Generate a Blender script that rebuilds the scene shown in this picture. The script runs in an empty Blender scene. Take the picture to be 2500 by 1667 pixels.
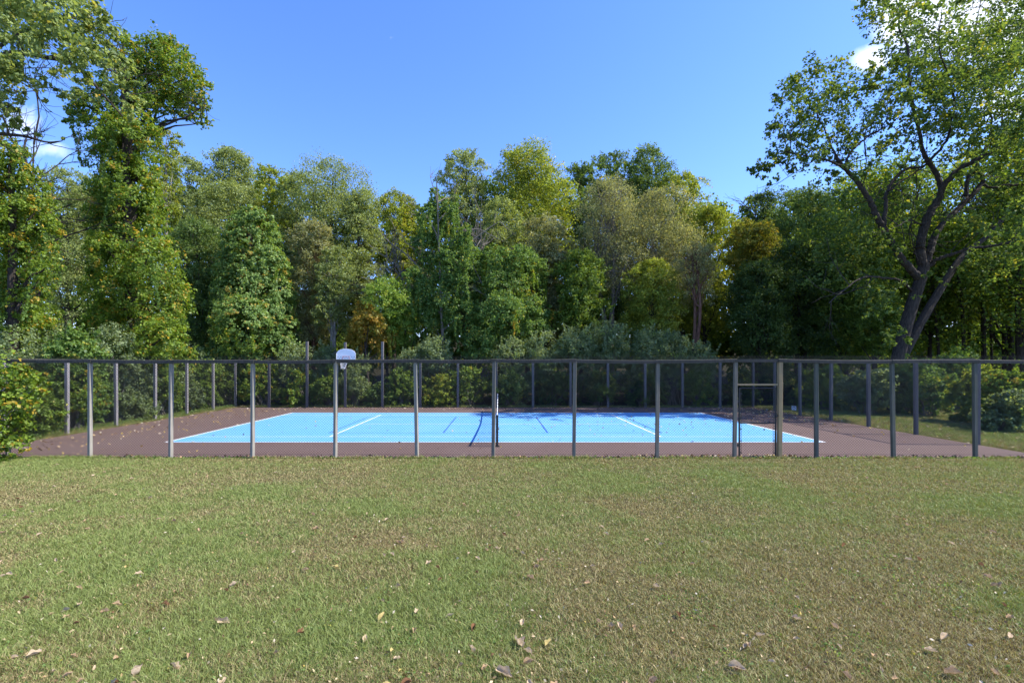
import bpy, math, random
import numpy as np

# ------------------------------------------------------------------ scene, camera, sky, sun
S = bpy.context.scene
COL = S.collection
F, CX, CY, CH = 1209.5, 1217.0, 890.5, 2.8        # focal length and principal point of the photograph (px of 2500), eye height
cam_d = bpy.data.cameras.new('camera'); cam = bpy.data.objects.new('camera', cam_d); COL.objects.link(cam)
cam.location = (0, 0, CH); cam.rotation_euler = (math.radians(90), 0, 0)
cam_d.sensor_width = 36; cam_d.lens = F / 2500 * 36
cam_d.shift_x = (1250 - CX) / 2500; cam_d.shift_y = (CY - 833.5) / 2500
cam_d.clip_start = 0.1; cam_d.clip_end = 3000
S.camera = cam
S.render.resolution_x = 1024; S.render.resolution_y = 682
S.view_settings.view_transform = 'Standard'; S.view_settings.look = 'None'
S.view_settings.exposure = 0.85; S.view_settings.gamma = 1

SUN_EL = 47.0
w = bpy.data.worlds.new('World'); S.world = w; w.use_nodes = True
nt = w.node_tree; nt.nodes.clear(); N = nt.nodes.new; L = nt.links.new
out = N('ShaderNodeOutputWorld'); bg = N('ShaderNodeBackground'); bg.inputs['Strength'].default_value = 0.15
sky = N('ShaderNodeTexSky'); sky.sky_type = 'NISHITA'; sky.sun_disc = False
sky.sun_elevation = math.radians(SUN_EL); sky.sun_rotation = math.radians(92.6)
sky.altitude = 200; sky.air_density = 1.0; sky.dust_density = 0.35; sky.ozone_density = 3.0
hsv = N('ShaderNodeHueSaturation'); hsv.inputs['Saturation'].default_value = 1.12; hsv.inputs['Value'].default_value = 1.0
tnt = N('ShaderNodeMix'); tnt.data_type = 'RGBA'; tnt.blend_type = 'MULTIPLY'; tnt.inputs[0].default_value = 1; tnt.inputs[7].default_value = (1.05, 1.06, 1.34, 1)
L(sky.outputs[0], tnt.inputs[6]); L(tnt.outputs[2], hsv.inputs['Color'])
tc = N('ShaderNodeTexCoord'); sep = N('ShaderNodeSeparateXYZ'); L(tc.outputs['Generated'], sep.inputs[0])
def mth(op, a, b=None, clamp=False):
    n = N('ShaderNodeMath'); n.operation = op; n.use_clamp = clamp
    for i, v in enumerate((a, b)):
        if v is None: continue
        if isinstance(v, (int, float)): n.inputs[i].default_value = v
        else: L(v, n.inputs[i])
    return n.outputs[0]
yy = mth('MAXIMUM', sep.outputs[1], 0.05)
u = mth('DIVIDE', sep.outputs[0], yy); v = mth('DIVIDE', sep.outputs[2], yy)
cmb = N('ShaderNodeCombineXYZ'); L(u, cmb.inputs[0]); L(v, cmb.inputs[1])
nz = N('ShaderNodeTexNoise'); nz.inputs['Scale'].default_value = 7; nz.inputs['Detail'].default_value = 7; nz.inputs['Roughness'].default_value = 0.58
L(cmb.outputs[0], nz.inputs['Vector'])
tot = None
# sunlit cumulus behind the right tree, a puff beside it, thin clouds low on the left, a wisp high up
for (x, y, rx, ry, k) in [(2400, 20, 340, 190, 1.0), (2130, 145, 75, 50, 0.75), (2200, 60, 110, 110, 0.6), (2460, 260, 200, 140, 0.5), (45, 300, 85, 60, 0.42), (120, 365, 80, 35, 0.36), (952, 92, 60, 45, 0.22)]:
    a = mth('DIVIDE', mth('SUBTRACT', u, (x - CX) / F), rx / F); b = mth('DIVIDE', mth('SUBTRACT', v, (CY - y) / F), ry / F)
    m = mth('MULTIPLY', mth('SUBTRACT', 1.0, mth('SQRT', mth('ADD', mth('MULTIPLY', a, a), mth('MULTIPLY', b, b))), clamp=True), k)
    tot = m if tot is None else mth('MAXIMUM', tot, m)
den = mth('ADD', mth('MULTIPLY', tot, 1.5), mth('MULTIPLY', mth('SUBTRACT', nz.outputs['Fac'], 0.60), 1.7))
msk = mth('MULTIPLY', mth('MULTIPLY', den, 1.7, clamp=True), mth('GREATER_THAN', tot, 0.001))
mix = N('ShaderNodeMix'); mix.data_type = 'RGBA'; L(msk, mix.inputs[0]); L(hsv.outputs[0], mix.inputs[6]); mix.inputs[7].default_value = (5.6, 6.1, 7.2, 1)
L(mix.outputs[2], bg.inputs['Color']); L(bg.outputs[0], out.inputs[0])

sun_d = bpy.data.lights.new('sun', 'SUN'); sun_d.energy = 5.0; sun_d.angle = math.radians(0.53); sun_d.color = (1.0, 0.94, 0.84)
sun = bpy.data.objects.new('sun', sun_d); COL.objects.link(sun)
sun.rotation_euler = (0, math.radians(90 - SUN_EL), math.radians(-2.6))            # shines from +x, 47 degrees up

# ------------------------------------------------------------------ helpers
rng = np.random.default_rng(11)
def W(x, y, D):                                                   # a point seen at (x, y) on the photo, D metres ahead
    return np.array([(x - CX) / F * D, D, CH + (CY - y) / F * D])
def nrm(a): return a / np.maximum(np.linalg.norm(a, axis=-1, keepdims=True), 1e-9)
def vnoise(x, y, s, seed):
    r = np.random.default_rng(seed); g = r.random((64, 64))
    x = x / s + 17.3; y = y / s + 9.1
    xi = np.floor(x).astype(int); yi = np.floor(y).astype(int); fx = x - xi; fy = y - yi
    fx = fx * fx * (3 - 2 * fx); fy = fy * fy * (3 - 2 * fy)
    a = g[xi % 64, yi % 64]; b = g[(xi + 1) % 64, yi % 64]; c = g[xi % 64, (yi + 1) % 64]; d = g[(xi + 1) % 64, (yi + 1) % 64]
    return (a * (1 - fx) + b * fx) * (1 - fy) + (c * (1 - fx) + d * fx) * fy

def raw_mesh(name, V, Q, mat, parent=None, tint=None, smooth=False):
    """one mesh object from vertices (n,3) and faces (m,k)"""
    V = np.asarray(V, dtype=np.float32); Q = np.asarray(Q, dtype=np.int32); k = Q.shape[1]; m = len(Q)
    me = bpy.data.meshes.new(name)
    me.vertices.add(len(V)); me.vertices.foreach_set('co', V.ravel())
    me.loops.add(m * k); me.loops.foreach_set('vertex_index', Q.ravel())
    me.polygons.add(m); me.polygons.foreach_set('loop_start', np.arange(m, dtype=np.int32) * k)
    if smooth: me.polygons.foreach_set('use_smooth', np.ones(m, dtype=bool))
    else: me.polygons.foreach_set('use_smooth', np.zeros(m, dtype=bool))
    me.update(calc_edges=True)
    if tint is not None:
        at = me.attributes.new('tint', 'FLOAT_VECTOR', 'FACE'); at.data.foreach_set('vector', np.asarray(tint, dtype=np.float32).ravel())
    me.materials.append(mat)
    o = bpy.data.objects.new(name, me); COL.objects.link(o)
    if parent is not None: o.parent = parent; o.matrix_parent_inverse.identity(); 
    return o
class MB:
    """collects quads, then links them as ONE mesh object"""
    def __init__(s): s.V = []; s.Q = []; s.n = 0; s.T = []
    def add(s, V, Q, t=None):
        V = np.asarray(V, float); Q = np.asarray(Q, int); s.V.append(V); s.Q.append(Q + s.n); s.n += len(V)
        if t is not None: s.T.append(np.broadcast_to(np.asarray(t, float), (len(Q), 3)))
        return s
    def box(s, c, d, rz=0.0, cham=0.0, rx=0.0, ry=0.0, t=None):
        x, y, z = np.array(d) / 2.0; c = np.asarray(c, float)
        if cham:
            P = [(x - cham, -y), (x, -y + cham), (x, y - cham), (x - cham, y), (-x + cham, y), (-x, y - cham), (-x, -y + cham), (-x + cham, -y)]
            V = np.array([(a, b, -z) for a, b in P] + [(a, b, z) for a, b in P])
            Q = [(i, (i + 1) % 8, 8 + (i + 1) % 8, 8 + i) for i in range(8)] + [(8, 9, 10, 11), (8, 11, 12, 15), (12, 13, 14, 15), (3, 2, 1, 0), (7, 4, 3, 0), (7, 6, 5, 4)]
        else:
            V = np.array([(a * x, b * y, e * z) for e in (-1, 1) for a, b in ((-1, -1), (1, -1), (1, 1), (-1, 1))])
            Q = [(3, 2, 1, 0), (4, 5, 6, 7), (0, 1, 5, 4), (1, 2, 6, 5), (2, 3, 7, 6), (3, 0, 4, 7)]
        for ang, (i, j) in ((rx, (1, 2)), (ry, (2, 0)), (rz, (0, 1))):
            if ang:
                ca, sa = math.cos(ang), math.sin(ang); A = V.copy(); A[:, i] = ca * V[:, i] - sa * V[:, j]; A[:, j] = sa * V[:, i] + ca * V[:, j]; V = A
        return s.add(V + c, Q, t)
    def tube(s, P, R, n=6, t=None):
        P = np.asarray(P, float); R = np.broadcast_to(np.asarray(R, float), (len(P),))
        T = nrm(np.gradient(P, axis=0)); ref = np.array([0.0, 0, 1]) if abs(T[:, 2]).mean() < 0.8 else np.array([1.0, 0.2, 0])
        A = nrm(np.cross(T, ref)); B = np.cross(T, A)
        an = np.arange(n) / n * 2 * math.pi
        V = (P[:, None] + (A[:, None] * np.cos(an)[None, :, None] + B[:, None] * np.sin(an)[None, :, None]) * R[:, None, None]).reshape(-1, 3)
        i = np.arange(len(P) - 1)[:, None] * n; j = np.arange(n)[None]; j2 = (j + 1) % n
        Q = np.stack([i + j, i + j2, i + n + j2, i + n + j], -1).reshape(-1, 4)
        return s.add(V, Q, t)
    def segs(s, P0, P1, r, n=3):
        P0 = np.asarray(P0, float); P1 = np.asarray(P1, float); T = nrm(P1 - P0)
        ref = np.where(np.abs(T[:, 2:3]) < 0.9, np.array([[0.0, 0, 1]]), np.array([[1.0, 0, 0]]))
        A = nrm(np.cross(T, ref)); B = np.cross(T, A); r = np.broadcast_to(np.asarray(r, float), (2, len(P0)))
        an = np.arange(n) / n * 2 * math.pi + 0.4; off = A[:, None] * np.cos(an)[None, :, None] + B[:, None] * np.sin(an)[None, :, None]
        V = np.concatenate([P0[:, None] + off * r[0][:, None, None], P1[:, None] + off * r[1][:, None, None]], 1).reshape(-1, 3)
        b = np.arange(len(P0))[:, None] * 2 * n; j = np.arange(n)[None]; j2 = (j + 1) % n
        return s.add(V, np.stack([b + j, b + j2, b + n + j2, b + n + j], -1).reshape(-1, 4))
    def build(s, name, mat, parent=None, smooth=False):
        V = np.concatenate(s.V); Q = np.concatenate(s.Q)
        if parent is not None: V = V - np.array(parent.location)
        return raw_mesh(name, V, Q, mat, parent, np.concatenate(s.T) if s.T else None, smooth)
def tag(o, label=None, cat=None, group=None, kind=None):
    if label: o['label'] = label
    if cat: o['category'] = cat
    if group: o['group'] = group
    if kind: o['kind'] = kind
    return o
def empty(name, loc, label=None, cat=None, group=None):
    o = bpy.data.objects.new(name, None); COL.objects.link(o); o.location = [float(a) for a in loc]; o.empty_display_size = 0.3
    return tag(o, label, cat, group)

# ------------------------------------------------------------------ materials
def newmat(name):
    m = bpy.data.materials.new(name); m.use_nodes = True; t = m.node_tree; t.nodes.clear()
    o = t.nodes.new('ShaderNodeOutputMaterial'); return m, t, o
def ramp(t, fac, stops):
    r = t.nodes.new('ShaderNodeValToRGB'); e = r.color_ramp.elements
    while len(e) < len(stops): e.new(0.5)
    for el, (p, c) in zip(e, stops): el.position = p; el.color = (*c, 1)
    t.links.new(fac, r.inputs[0]); return r.outputs[0]
def noise(t, scale, detail=3, rough=0.55, vec=None, dist=0.0):
    n = t.nodes.new('ShaderNodeTexNoise'); n.inputs['Scale'].default_value = scale; n.inputs['Detail'].default_value = detail
    n.inputs['Roughness'].default_value = rough; n.inputs['Distortion'].default_value = dist
    if vec is not None: t.links.new(vec, n.inputs['Vector'])
    return n.outputs['Fac']
def coords(t, kind='Object', scale=(1, 1, 1)):
    c = t.nodes.new('ShaderNodeTexCoord'); mp = t.nodes.new('ShaderNodeMapping'); mp.inputs['Scale'].default_value = scale
    t.links.new(c.outputs[kind], mp.inputs[0]); return mp.outputs[0]
def principled(t, o, rough=0.7, spec=0.3, metal=0.0):
    p = t.nodes.new('ShaderNodeBsdfPrincipled'); p.inputs['Roughness'].default_value = rough; p.inputs['Specular IOR Level'].default_value = spec
    p.inputs['Metallic'].default_value = metal; t.links.new(p.outputs[0], o.inputs[0]); return p
def bump(t, p, fac, strength=0.3, dist=0.01):
    b = t.nodes.new('ShaderNodeBump'); b.inputs['Strength'].default_value = strength; b.inputs['Distance'].default_value = dist
    t.links.new(fac, b.inputs['Height']); t.links.new(b.outputs[0], p.inputs['Normal'])
def mixc(t, fac, a, b, mode='MIX'):
    m = t.nodes.new('ShaderNodeMix'); m.data_type = 'RGBA'; m.blend_type = mode
    for i, v in ((0, fac), (6, a), (7, b)):
        if isinstance(v, (int, float)): m.inputs[i].default_value = v
        elif isinstance(v, tuple): m.inputs[i].default_value = (*v, 1)
        else: t.links.new(v, m.inputs[i])
    return m.outputs[2]

def leaf_mat(name, trans=0.52, rough=0.5, gloss=0.03):
    m, t, o = newmat(name)
    at = t.nodes.new('ShaderNodeAttribute'); at.attribute_name = 'tint'
    d = t.nodes.new('ShaderNodeBsdfDiffuse'); tr = t.nodes.new('ShaderNodeBsdfTranslucent'); g = t.nodes.new('ShaderNodeBsdfGlossy')
    g.inputs['Roughness'].default_value = rough; g.inputs['Color'].default_value = (0.6, 0.65, 0.62, 1)
    t.links.new(at.outputs['Color'], d.inputs[0])
    warm = mixc(t, 1.0, at.outputs['Color'], (1.25, 1.15, 0.55), 'MULTIPLY'); t.links.new(warm, tr.inputs[0])
    a = t.nodes.new('ShaderNodeMixShader'); a.inputs[0].default_value = trans; t.links.new(d.outputs[0], a.inputs[1]); t.links.new(tr.outputs[0], a.inputs[2])
    b = t.nodes.new('ShaderNodeMixShader'); b.inputs[0].default_value = gloss; t.links.new(a.outputs[0], b.inputs[1]); t.links.new(g.outputs[0], b.inputs[2])
    t.links.new(b.outputs[0], o.inputs[0]); return m
M = {}
M['leaf'] = leaf_mat('leaf')
M['grass'] = leaf_mat('grass_blade', 0.25, 0.5, 0.04)
M['dry'] = leaf_mat('dry_leaf', 0.15, 0.6, 0.03)

def bark(name, c0, c1):
    m, t, o = newmat(name); p = principled(t, o, 0.9, 0.15)
    v = coords(t, 'Object', (9, 9, 1.6)); f = noise(t, 1.6, 6, 0.65, v)
    t.links.new(ramp(t, f, [(0.3, c0), (0.72, c1)]), p.inputs['Base Color']); bump(t, p, f, 0.8, 0.05); return m
M['bark_dark'] = bark('bark_dark', (0.018, 0.015, 0.012), (0.085, 0.07, 0.06))
M['bark_grey'] = bark('bark_grey', (0.07, 0.06, 0.05), (0.26, 0.235, 0.20))
M['bark_pale'] = bark('bark_pale', (0.12, 0.11, 0.10), (0.42, 0.39, 0.34))
M['bark_red'] = bark('bark_red', (0.07, 0.035, 0.025), (0.24, 0.13, 0.09))

def timber(name, c0, c1, c2):
    m, t, o = newmat(name); p = principled(t, o, 0.8, 0.25)
    v = coords(t, 'Object', (38, 38, 1.3)); f = noise(t, 1.0, 5, 0.6, v)
    g = noise(t, 1.7, 3, 0.6, coords(t, 'Object', (1, 1, 1)))
    c = ramp(t, f, [(0.25, c0), (0.75, c1)])
    t.links.new(mixc(t, ramp(t, g, [(0.42, (0, 0, 0)), (0.7, (0.8, 0.8, 0.8))]), c, c2), p.inputs['Base Color']); bump(t, p, f, 0.5, 0.006); return m
M['post'] = timber('weathered_timber', (0.12, 0.11, 0.095), (0.42, 0.385, 0.34), (0.19, 0.19, 0.13))
M['post_dark'] = timber('shaded_timber', (0.085, 0.078, 0.075), (0.22, 0.20, 0.195), (0.14, 0.13, 0.125))  # shaded faces of the right side posts put into the colour
M['post_side'] = timber('sunlit_timber', (0.15, 0.14, 0.14), (0.36, 0.34, 0.34), (0.25, 0.23, 0.23))  # paler copy for the left side posts, sunlit faces put into the colour
M['post_shaded'] = timber('shaded_green_timber', (0.05, 0.052, 0.042), (0.17, 0.165, 0.14), (0.075, 0.09, 0.06))  # right near posts, their shaded faces put into a darker greenish tone
M['post_half_shaded'] = timber('half_shaded_timber', (0.08, 0.072, 0.06), (0.27, 0.245, 0.21), (0.12, 0.12, 0.085))  # weathered timber scaled darker, shaded post faces put into the colour
M['post_new'] = timber('new_timber', (0.26, 0.18, 0.09), (0.42, 0.31, 0.17), (0.22, 0.18, 0.11))
M['rail'] = timber('rail_timber', (0.022, 0.021, 0.019), (0.095, 0.088, 0.078), (0.04, 0.042, 0.032))

def plain(name, c, rough=0.5, spec=0.4, metal=0.0, var=0.12, sc=25):
    m, t, o = newmat(name); p = principled(t, o, rough, spec, metal)
    f = noise(t, sc, 4, 0.6, coords(t)); lo = tuple(a * (1 - var) for a in c); hi = tuple(min(1, a * (1 + var)) for a in c)
    t.links.new(ramp(t, f, [(0.3, lo), (0.7, hi)]), p.inputs['Base Color']); return m
M['wire'] = plain('coated_wire', (0.010, 0.011, 0.012), 0.65, 0.25)
M['wire_pale'] = plain('galvanised_wire', (0.30, 0.31, 0.33), 0.4, 0.6, 0.5)
M['wire_mid'] = plain('sunlit_wire', (0.05, 0.052, 0.056), 0.4, 0.5)  # coated wire made paler, its sun glints put into the colour
M['black'] = plain('black_steel', (0.016, 0.017, 0.02), 0.4, 0.5)
M['white'] = plain('white_paint', (0.78, 0.78, 0.80), 0.45, 0.4, var=0.04, sc=6)
M['cord'] = plain('black_cord', (0.02, 0.022, 0.025), 0.8, 0.2)
M['tape'] = plain('white_tape', (0.8, 0.8, 0.82), 0.8, 0.2, var=0.03)
M['orange'] = plain('orange_paint', (0.55, 0.14, 0.05), 0.5, 0.4)
M['pink'] = plain('faded_red_paint', (0.70, 0.33, 0.33), 0.6, 0.3)
M['galv'] = plain('galvanised_steel', (0.35, 0.36, 0.38), 0.4, 0.5, 0.6)
M['sign'] = plain('sign_white', (0.66, 0.69, 0.72), 0.5, 0.3, var=0.04)
M['ink'] = plain('sign_ink', (0.10, 0.11, 0.13), 0.6, 0.2)
M['soil'] = plain('shaded_soil', (0.035, 0.028, 0.022), 0.95, 0.1, var=0.5, sc=12)  # soil at the fence foot, shade there put into the dark colour

def paving(name, c0, c1, stain, fine=220):
    m, t, o = newmat(name); p = principled(t, o, 0.75, 0.25)
    v = coords(t, 'Object'); a = noise(t, fine, 2, 0.6, v); b = noise(t, 0.45, 5, 0.6, v, 0.5)
    c = ramp(t, a, [(0.25, c0), (0.75, c1)])
    t.links.new(mixc(t, ramp(t, b, [(0.45, (0, 0, 0)), (0.75, (0.35, 0.35, 0.35))]), c, stain), p.inputs['Base Color']); bump(t, p, a, 0.25, 0.003); return m
M['brown'] = paving('brown_acrylic', (0.10, 0.066, 0.056), (0.165, 0.110, 0.096), (0.175, 0.133, 0.122))
M['blue'] = paving('blue_acrylic', (0.115, 0.345, 0.63), (0.16, 0.41, 0.71), (0.23, 0.43, 0.64))
M['line'] = paving('line_paint', (0.74, 0.76, 0.78), (0.84, 0.85, 0.86), (0.62, 0.68, 0.74))
M['darkline'] = paving('dark_blue_line', (0.035, 0.11, 0.42), (0.05, 0.14, 0.48), (0.05, 0.15, 0.45))

# ground: turf near the lawn, leaf-strewn woodland floor behind the court
m, t, o = newmat('turf_and_woodland_floor'); p = principled(t, o, 0.95, 0.1)
v = coords(t, 'Object'); a = noise(t, 0.33, 6, 0.62, v); b = noise(t, 22, 4, 0.7, v)
g = ramp(t, a, [(0.34, (0.115, 0.095, 0.042)), (0.5, (0.085, 0.092, 0.034)), (0.64, (0.06, 0.088, 0.028))])
g = mixc(t, 0.55, g, ramp(t, b, [(0.3, (0.35, 0.35, 0.32)), (0.75, (1.5, 1.45, 1.3))]), 'MULTIPLY')
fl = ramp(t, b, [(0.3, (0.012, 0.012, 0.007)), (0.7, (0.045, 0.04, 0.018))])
sp = t.nodes.new('ShaderNodeSeparateXYZ'); t.links.new(v, sp.inputs[0])
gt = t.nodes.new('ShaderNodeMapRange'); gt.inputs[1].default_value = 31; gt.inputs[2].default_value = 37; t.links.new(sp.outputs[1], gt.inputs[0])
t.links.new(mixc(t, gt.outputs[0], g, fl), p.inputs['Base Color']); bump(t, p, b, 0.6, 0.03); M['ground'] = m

# ------------------------------------------------------------------ the ground and the court
def gz(x, y):                                                     # lawn rises gently from the court towards the camera
    x = np.asarray(x, float); y = np.asarray(y, float)
    t_ = np.clip((14.55 - y) / 12.0, 0, 1); z = 0.045 + 0.5 * t_ ** 1.25 + 0.03 * (vnoise(x, y, 3.1, 5) - 0.5) * np.clip(t_ * 6, 0, 1)
    k = np.clip((14.72 - y) / 0.17, 0, 1)
    side = np.clip(np.maximum(-x - 17.3, x - 16.75) / 0.4, 0, 1) * 0.03
    hill = 7.5 * np.clip((y - 58) / 26, 0, 1) ** 1.3
    return z * k * (y < 14.72) + (1 - k) * side - (1 - k) * (0.012) + hill
xs = np.unique(np.concatenate([np.linspace(-500, -60, 12), np.linspace(-60, -20, 30), np.linspace(-20, 20, 161), np.linspace(20, 60, 30), np.linspace(60, 500, 12)]))
ys = np.unique(np.concatenate([np.linspace(-60, 0, 8), np.linspace(0, 14.4, 73), np.linspace(14.5, 14.8, 7), np.linspace(15, 95, 90), np.linspace(110, 900, 16)]))
X, Y = np.meshgrid(xs, ys); Z = gz(X, Y); nx, ny = len(xs), len(ys)
i = (np.arange(ny - 1)[:, None] * nx + np.arange(nx - 1)[None]).ravel()
g = raw_mesh('ground', np.stack([X, Y, Z], -1).reshape(-1, 3), np.stack([i, i + 1, i + nx + 1, i + nx], -1), M['ground'], smooth=True)
tag(g, 'mown lawn in front of the fence and woodland floor behind the court', 'ground', kind='structure')

def sheet(name, rects, z, mat, label, th=0.0):
    b = MB()
    for (x0, y0, x1, y1) in rects: b.add([(x0, y0, z), (x1, y0, z), (x1, y1, z), (x0, y1, z)], [(0, 1, 2, 3)])
    return tag(b.build(name, mat), label, name.replace('_', ' '), kind='structure')
X0, YC, HL, HW = -0.12, 23.27, 11.885, 5.485                       # court centre, half length, half width
NEAR, BACK, LX, RX = 14.7, 32.4, -17.2, 16.65                      # the four fence lines
pv = MB(); pv.box((( LX + RX) / 2 - .02, (14.78 + BACK + 0.1) / 2, -0.03), (RX - LX + 0.1, BACK + 0.1 - 14.78, 0.1))
tag(pv.build('pavement', M['brown']), 'brown acrylic surround of the blue tennis court', 'pavement', kind='structure')
sheet('court_surface', [(X0 - HL, YC - HW, X0 + HL, YC + HW)], 0.024, M['blue'], 'light blue painted tennis court')
def hline(x0, x1, y, w_): return (x0, y - w_ / 2, x1, y + w_ / 2)
def vline(x, y0, y1, w_): return (x - w_ / 2, y0, x + w_ / 2, y1)
l = 0.05; R = []
for s in (-1, 1):
    R.append(hline(X0 - HL, X0 + HL, YC + s * (HW - l / 2), l + .015))
    R.append(vline(X0 + s * (HL - 0.05), YC - HW + l + .015, YC + HW - l - .015, 0.1))
    R.append(hline(X0 - HL + .1, X0 + HL - .1, YC + s * 4.115, l))
    R.append(vline(X0 + s * 6.40, YC - 4.115 + l / 2, YC + 4.115 - l / 2, 0.075))
R.append(hline(X0 - 6.40 + .04, X0 + 6.40 - .04, YC, l))
sheet('court_lines', R, 0.028, M['line'], 'white tennis lines painted on the blue court')
R = []
for s in (-1, 1):
    R.append(vline(X0 + s * 2.13, YC - 3.05 + .02, YC - .03, 0.06)); R.append(vline(X0 + s * 2.13, YC + .03, YC + 3.05 - .02, 0.06))
    R.append(vline(X0 + s * 6.80, YC - 3.05 + .02, YC + 3.05 - .02, 0.04)); R.append(hline(X0 - 6.82, X0 + 6.82, YC + s * 3.05, 0.03))
sheet('pickleball_lines', R, 0.032, M['darkline'], 'dark blue pickleball lines painted over the blue court')
sb = MB()
xx = np.linspace(-19.5, 18.5, 320); w0 = 14.60 + 0.05 * vnoise(xx, xx * 0, .4, 3); w1 = 14.86 + 0.06 * vnoise(xx, xx * 0, .5, 4)
V = np.concatenate([np.stack([xx, w0, np.full_like(xx, 0.03)], -1), np.stack([xx, (w0 + w1) / 2, 0.045 + 0.02 * vnoise(xx, xx * 0, .2, 8)], -1), np.stack([xx, w1, np.full_like(xx, 0.0235)], -1)]); n = len(xx); i = np.arange(n - 1)
sb.add(V, np.concatenate([np.stack([i, i + 1, i + n + 1, i + n], -1), np.stack([i + n, i + n + 1, i + 2 * n + 1, i + 2 * n], -1)]))
tag(sb.build('soil_strip', M['soil'], smooth=True), 'strip of soil and debris, coloured dark for the shade under the near fence', 'soil', kind='structure')

# ------------------------------------------------------------------ fences
def wires(b, p0, ax, length, z0, z1, pitch, r, hole=None, spike=0.0):
    """diagonal wires both ways over a rectangle that starts at p0 and runs along ax"""
    H = z1 - z0; p0 = np.array(p0, float); ax = np.array(ax, float)
    for s in (1, -1):
        k = np.arange(-H, length + H, pitch) + (pitch / 2 if s < 0 else 0)
        a0 = k; a1 = k + s * H                                    # run along the fence at the bottom and at the top
        t0 = np.zeros_like(k); t1 = np.ones_like(k)
        if s > 0: t0 = np.maximum(0, (0 - a0) / H); t1 = np.minimum(1, (length - a0) / H)
        else: t0 = np.maximum(0, (a0 - length) / H); t1 = np.minimum(1, a0 / H)
        ok = t1 - t0 > 0.01; a0, t0, t1 = a0[ok], t0[ok], t1[ok]
        A = p0 + ax * (a0 + s * H * t0)[:, None]; A[:, 2] += z0 + H * t0
        B = p0 + ax * (a0 + s * H * t1)[:, None]; B[:, 2] += z0 + H * t1
        b.segs(A, B, r)
def post(f, x, y, h, w_, mat, rz, lean=0.0, label=None, name='post', sq=True):
    o = MB(); o.box((0, 0, h / 2), (w_, w_ * 0.98, h + 0.1), cham=w_ * 0.07)
    ob = o.build(name, mat, None); ob.parent = f; ob.location = (x - f.location.x, y - f.location.y, 0); ob.rotation_euler = (random.uniform(-.006, .006), lean, rz)
    if label: ob['label'] = label
    return ob
random.seed(4)
PX = [20, 220, 417, 616.5, 818.5, 1018, 1204, 1401, 1604, 1793, 1903, 1993, 2181, 2381]
px = [(a - CX) / F * NEAR for a in PX]
xl, xr = px[0] - 2.45 * 1, RX + 0.1
fen = empty('chain_link_fence', (0, NEAR, 0), 'long near chain link fence with grey timber posts and rail along the lawn edge', 'fence')
ROT = [-.3, -.28, -.42, -.38, -.45, -.25, -.15, -0.04, 0.06, 0.02, 0.01, -0.05, 0.05, 0.03]
LEAN = [0, 0, .004, 0, .008, -.014, .012, .010, .010, .012, .008, 0, -.012, -.004]
allx = [xl] + px + [xr]
for k, x in enumerate(allx):
    kk = k - 1
    new = kk == 10
    post(fen, x, NEAR, 2.86, 0.098 if not new else 0.118, M['post_new'] if new else (M['post_shaded'] if kk in (11, 12, 13) else M['post_half_shaded'] if kk >= 6 else M['post']), ROT[kk] if 0 <= kk < 14 else 0.2, LEAN[kk] if 0 <= kk < 14 else 0,
         'newer yellow timber gate post' if new else None)
zt = [2.955 + random.uniform(-.022, .012) for _ in allx]; zt[10] = 2.965; zt[11] = 2.97
for k in range(len(allx) - 1):
    if k == 10: continue
    x0 = allx[k]; x1 = allx[k + 1] if k != 9 else allx[k + 1]
    if k == 9: pass
    L_ = x1 - x0; n = 7; s = np.linspace(0, 1, n); xx = x0 - .06 + (L_ + .12) * s
    z = zt[k] * (1 - s) + zt[k + 1] * s - 0.045 - 0.02 * np.sin(s * math.pi) * random.random() + (0.006 if k % 2 else -0.004)
    b = MB(); dy = 0.0 if k % 2 else 0.012
    V = []; hw, hh = 0.045, 0.05
    for xq, zq in zip(xx, z): V += [(xq, NEAR - .02 + dy - hw, zq - hh), (xq, NEAR - .02 + dy + hw, zq - hh), (xq, NEAR - .02 + dy + hw, zq + hh - .012), (xq, NEAR - .02 + dy + hw - .012, zq + hh), (xq, NEAR - .02 + dy - hw + .012, zq + hh), (xq, NEAR - .02 + dy - hw, zq + hh - .012)]
    Q = [(6 * a + c, 6 * a + (c + 1) % 6, 6 * a + 6 + (c + 1) % 6, 6 * a + 6 + c) for a in range(n - 1) for c in range(6)]
    Q += [(0, 1, 2, 3), (0, 3, 4, 5)] + [tuple(6 * (n - 1) + c for c in (3, 2, 1, 0)), tuple(6 * (n - 1) + c for c in (5, 4, 3, 0))]
    b.add(V, Q); b.build('top_rail', M['rail'], fen)
k = 10; b = MB(); b.box(((allx[10] + allx[11]) / 2, NEAR - .01, 2.925), (allx[11] - allx[10] - .13, 0.088, 0.092), cham=0.0); b.build('top_rail', M['rail'], fen)
gx0, gx1 = px[9] + .052, px[10] - .062
HZ = 2.215
for (a0, a1, z0, z1) in ((xl, px[9] - .0, 0.05, 3.06), (px[9] + .0, px[10], HZ + .03, 3.07), (px[10], xr, 0.05, 3.07)):
    b = MB(); wires(b, (a0, NEAR + .085, 0), (1, 0, 0), a1 - a0, z0, z1, 0.080, 0.0032)
    b.build('wire_mesh', M['wire'], fen)
b = MB(); b.tube([(xl, NEAR + .088, .13), (px[9], NEAR + .088, .13)], .003, 4); b.tube([(px[10], NEAR + .088, .13), (xr, NEAR + .088, .13)], .003, 4); b.build('tension_wire', M['wire'], fen)
b = MB(); b.box(((gx0 + gx1) / 2, NEAR - 0.0, HZ), (gx1 - gx0 - .004, 0.09, 0.052)); o = b.build('header', M['post_new'], fen); o['label'] = 'pale timber header over the gate'

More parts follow.
